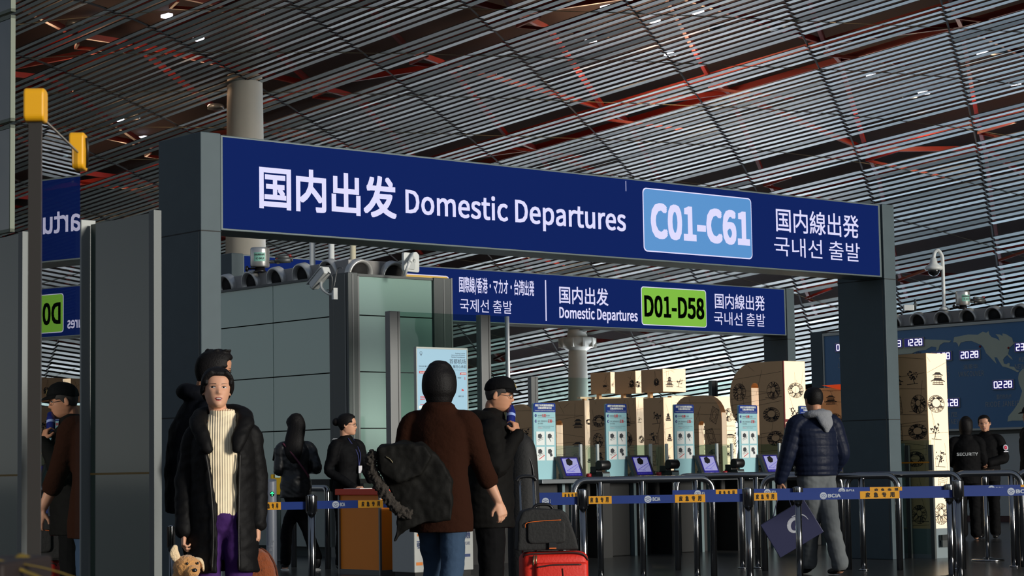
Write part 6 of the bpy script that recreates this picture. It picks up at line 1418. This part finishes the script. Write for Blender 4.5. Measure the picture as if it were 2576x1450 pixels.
hx0, hx1 = (1318 - 1388) * sc_, (1352 - 1388) * sc_
b = MB(); 
for x in (hx0, hx1): b.tube([(x, .16, zs - .2), (x - .012, .16, hz_ - .02)], .009, 10)
hh = b.build('handle_tube', CHROME, t); b = MB(); b.tube(bez([(hx0 - .035, .16, hz_ - .03), (hx0 - .012, .16, hz_ - .006), ((hx0 + hx1) / 2 - .012, .16, hz_), (hx1 - .012, .16, hz_ - .006), (hx1 + .008, .16, hz_ - .03)]), .013, 10); b.build('handle_grip', BLACK, hh)
S1 = gx(1370, 14.6); zb2 = at(1370, 1278, 14.6).z
t = thing('travel_bag', S1, math.radians(6), 'black soft bag with orange piping, sitting on top of the red suitcase', 'bag')
BAG = mat('bag_black', (14, 14, 14), .75, bump=.3, bscale=50)
b = MB(); b.prism([(-.21, zs + .012), (.215, zs + .012), (.195, zs + .10), (.14, zb2 - .045), (.10, zb2 - .012), (-.10, zb2), (-.17, zb2 - .02), (-.20, zb2 - .09)], -.12, .10)
me = remesh(b, .009, 8, 'body'); me.materials.append(BAG); o = bpy.data.objects.new('body', me); C.objects.link(o); o.parent = t
b = MB(); b.prism(rrect(-.14, .12, zs + .06, zb2 - .085, .03), -.135, -.11); me = remesh(b, .006, 3, 'front_pocket'); me.materials.append(BAG); o = bpy.data.objects.new('front_pocket', me); C.objects.link(o); o.parent = t
b = MB(); b.tube(bez([(-.155, -.132, zb2 - .13), (-.145, -.136, zb2 - .10), (-.05, -.138, zb2 - .088), (.09, -.136, zb2 - .083)]), .0028, 6); b.build('orange_piping', mat('piping_orange', (206, 96, 20), .6), t)
b = MB(); b.box(.005, .055, -.14, -.115, zs + .02, zs + .065); lb = b.build('tag_loop', BLACK, t); b = MB(); b.box(.006, .054, -.142, -.139, zs + .022, zs + .030); b.build('tag_stripe', mat('piping_orange', (206, 96, 20), .6), lb)
b = MB(); b.tube(bez([(-.09, -.02, zb2 - .01), (-.06, -.02, zb2 + .02), (.02, -.02, zb2 + .02), (.05, -.02, zb2 - .01)]), .011, 8); b.build('carry_handle', BLACK, t)
# tall black bag behind the drinking person
q = gx(1316, 15.9); t = thing('garment_bag', q, 0, 'tall rounded black bag standing just behind the raised arm of the drinking person', 'bag')
b = MB(); limb(b, [(0, 0, .06, .12, .10), (0, 0, .5, .125, .11), (0, 0, 1.0, .115, .10), (.0, 0, 1.2, .095, .085), (-.02, 0, 1.27, .06, .06)], n=24); me = remesh(b, .010, 4, 'body'); me.materials.append(BAG); o = bpy.data.objects.new('body', me); C.objects.link(o); o.parent = t
b = MB(); b.tube(bez([(.06, -.08, .3), (.09, -.09, .7), (.07, -.08, 1.05), (.0, -.07, 1.2)]), .008, 6); b.build('strap', BLACK, t)
b = MB(); b.box(-.1, .1, -.07, .07, 0, .05); b.build('base', BLACK, t)
# dark coat with a fur trimmed hood carried on the arm
Yc = 12.32; cc = gx(1040, Yc)
t = thing('carried_coat', cc, 0, 'dark coat with a fur trimmed hood draped over the arm of the person in brown', 'coat')
def cpx(pts, Y=Yc): return [(p.x - cc.x, p.z) for p in (at(x, y, Y) for x, y in pts)]
b = MB(); b.prism(cpx([(958, 1122), (1000, 1112), (1060, 1112), (1105, 1150), (1140, 1210), (1138, 1312), (1080, 1316), (1030, 1330), (994, 1362), (998, 1300), (985, 1240), (950, 1180)]), -.09, .07)
b.prism(cpx([(952, 1130), (985, 1118), (1070, 1118), (1090, 1150), (1060, 1200), (1000, 1215), (960, 1190)]), -.16, .02)
me = remesh(b, .010, 10, 'body')
displace(me, lambda c: .014 * nz_.noise(Vector((c.x * 14 + c.z * 6, c.y * 10, c.z * 5))) + .006 * nz_.noise(c * 30))
me.materials.append(cloth('olive_black_coat', (30, 29, 26), .7, .5, 18)); o = bpy.data.objects.new('body', me); C.objects.link(o); o.parent = t
b = MB(); fp = cpx([(948, 1138), (936, 1160), (944, 1195), (962, 1228), (985, 1262), (1012, 1288), (1036, 1296)]); r_ = random.Random(2)
pts = bez([(p[0], -.10, p[1]) for p in fp], 5); b.tube(pts, [.030 + .006 * r_.random() for _ in pts], 14)
me = remesh(b, .006, 1, 'fur_trim')
displace(me, lambda c: .012 * nz_.noise(c * 90) + .010 * nz_.noise(c * 45))
me.materials.append(mat('grey_fur', (52, 46, 40), .95, bump=.8, bscale=220)); o = bpy.data.objects.new('fur_trim', me); C.objects.link(o); o.parent = t
b = MB(); b.tube(bez([(p[0], -.165, p[1]) for p in cpx([(975, 1150), (985, 1156), (992, 1165)])]), .004, 6); b.build('zip_pull', mat('zip_metal', (130, 120, 95), .4, .8), t)
# navy shopping bag
Yb = 19.68; bc = at(1992, 1330, Yb); t = thing('shopping_bag', bc, math.radians(-6), 'navy paper shopping bag with a white swirl logo, tilted in the hand of the person in quilted jacket', 'bag')
t['label'] = 'tilted navy paper shopping bag with a white swirl logo behind the belt posts'
Rb = Matrix.Rotation(math.radians(-30), 4, 'Y'); NB = mat('bag_navy', (44, 46, 78), .5); 
b = MB(); b.box(-.235, .235, -.06, .06, -.175, .175, Rb); b.build('body', NB, t, .006)
b = MB(); b.box(-.230, .230, -.055, .055, .170, .1755, Rb); b.build('opening', mat('bag_inside', (24, 25, 42), .7), t)
b = MB(); ax = [(-.085 + .05 * math.cos(a) * (1 - .02 * k), -.02 + .062 * math.sin(a)) for k, a in enumerate(np.linspace(-.5, 5.6, 26))]
def ribbon(mb, pts, w0, w1, y, M):
    for i in range(len(pts) - 1):
        f0, f1 = i / (len(pts) - 1), (i + 1) / (len(pts) - 1); wd = lambda f: (w0 + (w1 - w0) * f) * (.35 + .65 * math.sin(PI * min(1, max(0.02, f))))
        a, c_ = Vector(pts[i]), Vector(pts[i + 1]); d = (c_ - a).normalized(); n = Vector((-d.y, d.x)); q = [a + n * wd(f0), a - n * wd(f0), c_ - n * wd(f1), c_ + n * wd(f1)]
        mb.add([M @ Vector((p.x, y, p.y)) for p in q], [(0, 1, 2, 3)])
Rl = Rb @ Matrix.Translation((.045, 0, .02)) @ Matrix.Rotation(math.radians(50), 4, 'Y')
ribbon(b, [(.0 + .052 * math.cos(a), -.01 + .062 * math.sin(a)) for a in np.linspace(.35, 5.5, 28)], .016, .020, -.0615, Rl); ribbon(b, [(-.05 + .15 * f, .055 + .05 * math.sin(f * 2.6)) for f in np.linspace(0, 1, 12)], .007, .005, -.0615, Rl); ribbon(b, [(.035 + .02 * f, .05 - .16 * f) for f in np.linspace(0, 1, 10)], .012, .010, -.0615, Rl)
b.build('swirl_logo', mat('logo_white', (190, 192, 200), .5), t)
b = MB()
hl_ = Vector((QHAND.x - bc.x, 0, QHAND.z - bc.z))
for y in (-.055, .055): b.tube(bez([tuple(Rb @ Vector((-.10, y, .17))), (hl_.x - .03, y * .4, hl_.z - .06), (hl_.x, y * .2, hl_.z), (hl_.x + .05, y * .4, hl_.z - .06), tuple(Rb @ Vector((.10, y, .17)))]), .004, 6)
b.build('rope_handle', NB, t)
# plush dog held by the front person
Yd = 11.15; pd = at(470, 1428, Yd); t = thing('plush_dog', pd, math.radians(25), 'tan plush dog hanging from the hand of the person in the cream turtleneck', 'plush toy')
FUR = mat('tan_plush', (196, 140, 78), .95, bump=.8, bscale=120, sheen=.3); FURL = mat('cream_plush', (222, 196, 156), .95, bump=.8, bscale=120, sheen=.3)
b = MB(); b.ball((0, 0, 0), (.072, .075, .065), 20, 14); b.ball((.01, -.06, -.02), (.042, .045, .036), 16, 10); b.ball((-.03, .05, -.13), (.07, .075, .085), 18, 12); limb(b, [(-.01, .02, -.04, .055, .055), (-.03, .05, -.11, .055, .055)])
for sx in (-1, 1): limb(b, [(sx * .05 - .03, .01, -.13, .028, .028), (sx * .07 - .03, -.02, -.21, .024, .024)]); limb(b, [(sx * .045 - .03, .06, -.18, .03, .03), (sx * .07 - .03, .05, -.26, .028, .028)])
me = remesh(b, .005, 3, 'body')
displace(me, lambda c: .0035 * nz_.noise(c * 70))
me.materials.append(FUR); o = bpy.data.objects.new('body', me); C.objects.link(o); o.parent = t
b = MB(); limb(b, [(-.05, 0, .04, .022, .012), (-.07, -.01, .075, .026, .012), (-.065, -.01, .11, .014, .009)]); me = remesh(b, .004, 2, 'ear'); me.materials.append(FURL); o = bpy.data.objects.new('ear', me); C.objects.link(o); o.parent = t
b = MB(); limb(b, [(.05, 0, .04, .022, .012), (.075, -.01, .03, .026, .012), (.09, -.01, -.02, .016, .009)]); me = remesh(b, .004, 2, 'ear'); me.materials.append(FURL); o = bpy.data.objects.new('ear', me); C.objects.link(o); o.parent = t
b = MB(); b.ball((.012, -.105, -.012), (.014, .010, .010), 10, 8); b.build('nose', BLACK, t)
for sx in (-1, 1): b = MB(); b.ball((.01 + sx * .028, -.07, .022), .007, 10, 8); b.build('eye', BLACK, t)
b = MB(); b.lathe([(.06, -.004), (.063, 0), (.063, .008), (.06, .012)], (-.018, .03, -.075), 20, cap=False); b.build('collar', mat('dark_collar', (40, 26, 20), .6), t)
# rounded brown plush behind her
pb = gx(645, 11.9); t = thing('plush_cushion', (pb.x, pb.y, .42), 0, 'large round rust brown plush cushion behind the person in the cream turtleneck', 'cushion')
b = MB(); b.ball((0, 0, 0), (.115, .08, .205), 24, 16); me = remesh(b, .008, 2, 'body')
displace(me, lambda c: .004 * nz_.noise(c * 40))
me.materials.append(mat('rust_plush', (120, 56, 16), .95, bump=.8, bscale=90, sheen=.3)); o = bpy.data.objects.new('body', me); C.objects.link(o); o.parent = t
b = MB(); b.tube([(0.118 * math.cos(a), 0, .207 * math.sin(a)) for a in np.linspace(-1.4, 1.4, 20)], .006, 8); b.build('piping', mat('rust_dark', (80, 34, 10), .9), t)
b = MB(); b.box(-.10, .10, -.06, .06, -.42, -.19); b.build('carry_box', BLACK, t)
belt_post(430, 12.9, 'thin chrome post half hidden by the coat of the person in navy', at(430, 1322, 12.9).z, .014, None)

# ================================================================ left side: glass doors, near glass corner, planter
DG = mat_frosted('dark_green_glass', (46, 62, 52), .02, .6, .08)
D0 = gx(390, 12.0); zt = at(384, 534, 12.0).z
def door_leaf(px0, px1, label, nm, z, extra=None):
    y0 = onpl(px1, 900, (D0.x, D0.y, 0), V3)[0]; y1 = onpl(px0, 900, (D0.x, D0.y, 0), V3)[0]
    t = thing(nm, D0 + V3 * y0, ROT_V + PI, label, 'glass door')
    L = y1 - y0
    b = MB(); b.box(0, L, -.02, .0, .06, z); b.build('glass_pane', DG, t)
    b = MB(); b.box(-.005, .05, -.035, .015, 0, z + .01); b.build('edge_post', ALUD, t)
    b = MB(); b.box(.05, L, -.03, .01, 0, .10); b.build('bottom_rail', ALUD, t)
    b = MB(); zl = 1.06; b.box(.05, L, .0005, .002, zl - .012, zl); b.build('warning_line', mat('dull_yellow_line', (120, 92, 30), .6), t)
    return t, L
t, L = door_leaf(228, 392, 'dark green glass door leaf with a bright metal edge, left of the big sign post', 'glass_door', zt)
t2, L2 = door_leaf(-60, 60, 'dark green glass door leaf at the left edge, behind the near glass corner', 'glass_door', zt + .03)
q = D0 + V3 * onpl(215, 900, (D0.x, D0.y, 0), V3)[0]; zp = at(212, 555, q.y).z
t = thing('door_post', q, ROT_V + PI, 'bright metal door post between the two dark green glass leaves', 'post')
b = MB(); b.box(-.035, .035, -.05, .05, 0, zp); b.build('post', mat('bright_aluminium', (128, 132, 130), .4, .2), t, .004); b = MB(); b.box(.036, .05, -.05, .04, 0, zp - .01); b.build('seal', BLACK, t)
q = gx(330, 15.2); wl_ = MB(); wl_.box(-1.6, 0.10, 0, .1, 0, 2.2, Matrix.Translation(q) @ Matrix.Rotation(math.radians(-12), 4, 'Z')); tag(wl_.build('wall_left', mat('dark_wall', (40, 48, 46), .6)), 'dark wall behind the glass doors at the left', 'wall', kind='structure')
q = gx(330, 14.4); t = thing('round_pillar_bin', q, 0, 'pale grey round pillar behind the dark glass door', 'pillar'); b = MB(); b.lathe([(.12, 0), (.12, 1.12), (.11, 1.14)], n=24); b.build('drum', mat('bollard_grey', (126, 132, 144), .4), t)
# tall framed glass at the upper left
q = gx(24, 14.0); zs_ = [at(20, y, 14.0).z for y in (588, 309, 33, -260)]
t = thing('glass_wall', q, ROT_V + PI, 'tall framed glass wall cut off by the left edge, above the door leaf', 'glass wall')
for k in range(3):
    b = MB(); b.box(0.02, 1.6, -.02, .0, zs_[k] + .03, zs_[k + 1] - .03); b.build('glass_pane', mat_frosted('mirror_glass', (70, 80, 78), .05, 1.0, .02, 2.5), t)
    b = MB(); z0, z1 = zs_[k] + .012, zs_[k + 1] - .012; b.box(0, .012, -.03, .005, z0, z1); b.box(0, 1.6, -.03, .005, z0, z0 + .022); b.box(0, 1.6, -.03, .005, z1 - .022, z1); b.build('pane_frame', mat('pale_green_frame', (92, 102, 84), .5), t)
b = MB(); b.box(.3, 1.6, -.06, -.03, 0, zs_[3]); b.build('support', ALUD, t)
# near glass corner with yellow caps
CG = mat_glass('near_glass', (130, 140, 138), ior=1.62)
NC, NA_ = -.795, .051                 # the pane's plane: cos(a) x + sin(a) y = c
def npt(px):
    k = (px - PCX) / FPX; y = NC / (math.cos(NA_) * k + math.sin(NA_)); return Vector((k * y, y, 0))
nA = npt(84); nB = npt(193); d = (nB - nA); ang = math.atan2(d.y, d.x)
t = thing('glass_barrier', nA, ang, 'blurred near glass barrier with yellow rubber corner caps and a steel post', 'glass barrier')
zA = at(72, 300, nA.y).z; zC = at(75, 226, nA.y).z; zB = at(192, 372, nB.y).z; q_ = nA.y / 2.42
b = MB(); b.box(0.0, d.length, -.004, .004, 0, zA + .012); b.build('glass_pane', CG, t)
b = MB(); b.box(-.010, .0, -.014, .014, 0, zA + .02); b.build('steel_post', mat('dark_steel', (70, 66, 62), .4, .6), t)
b = MB(); b.prism(rrect(-.030, .025, zA - .008, zC, .014), -.022, .022); b.build('corner_cap', mat('cap_yellow', (222, 160, 10), .45), t, .004)
b = MB(); b.prism(rrect(d.length - .04, d.length + .03, zB - .030 * q_, zB + .018 * q_, .014), -.018, .018); b.build('corner_cap', MATS['cap_yellow'], t, .004)
b = MB(); b.tube([(d.length, .020, zB - .05), (d.length, .022, zB - .006), (d.length - .012, .022, zB + .022)], .004, 6); b.tube([(d.length, -.020, zB - .05), (d.length, -.022, zB - .006), (d.length - .012, -.022, zB + .022)], .004, 6); b.build('tie', BLACK, t)
b = MB(); b.box(0, d.length, -.006, .006, zA + .010, zA + .014); b.build('top_edge', mat('glass_edge', (90, 100, 98), .3), t)
b = MB(); b.box(-.02, d.length + .02, -.04, .04, 0, .05); b.build('base_shoe', ALUD, t)
# planter with strap leaves low in front
t = thing('planter', (-.505, 2.05, 0), 0, 'dark rust planter box with blurred yellow green leaves at the bottom left', 'planter')
zp = at(60, 1412, 2.0).z
b = MB(); b.box(-.10, .035, -.10, .10, 0, zp); b.build('box', mat('planter_rust', (26, 11, 5), .7), t, .004)
LEAF = mat('leaf_yellow_green', (112, 92, 18), .5); r_ = random.Random(4)
for k, (dx, dy, dz, L) in enumerate(((.5, 0, .35, .085), (.9, .2, .22, .075), (-.5, 0, .35, .06), (.2, .3, .5, .05), (-.9, .1, .15, .07), (.7, -.2, .12, .08), (-.2, -.2, .45, .05))):
    b = MB(); x0, y0 = r_.uniform(-.06, .02), r_.uniform(-.05, .05); pts = []
    for i in range(9):
        f_ = i / 8; L2 = L * 1.9; pts.append(Vector((x0 + dx * L2 * f_, y0 + dy * L2 * f_, zp - .004 + dz * L * 1.3 * f_ - .045 * f_ * f_)))
    b.tube(pts, [(.0008 + .0055 * math.sin(PI * (.12 + .88 * i / 8)), .0007) for i in range(9)], 8); b.build('leaf', LEAF, t)
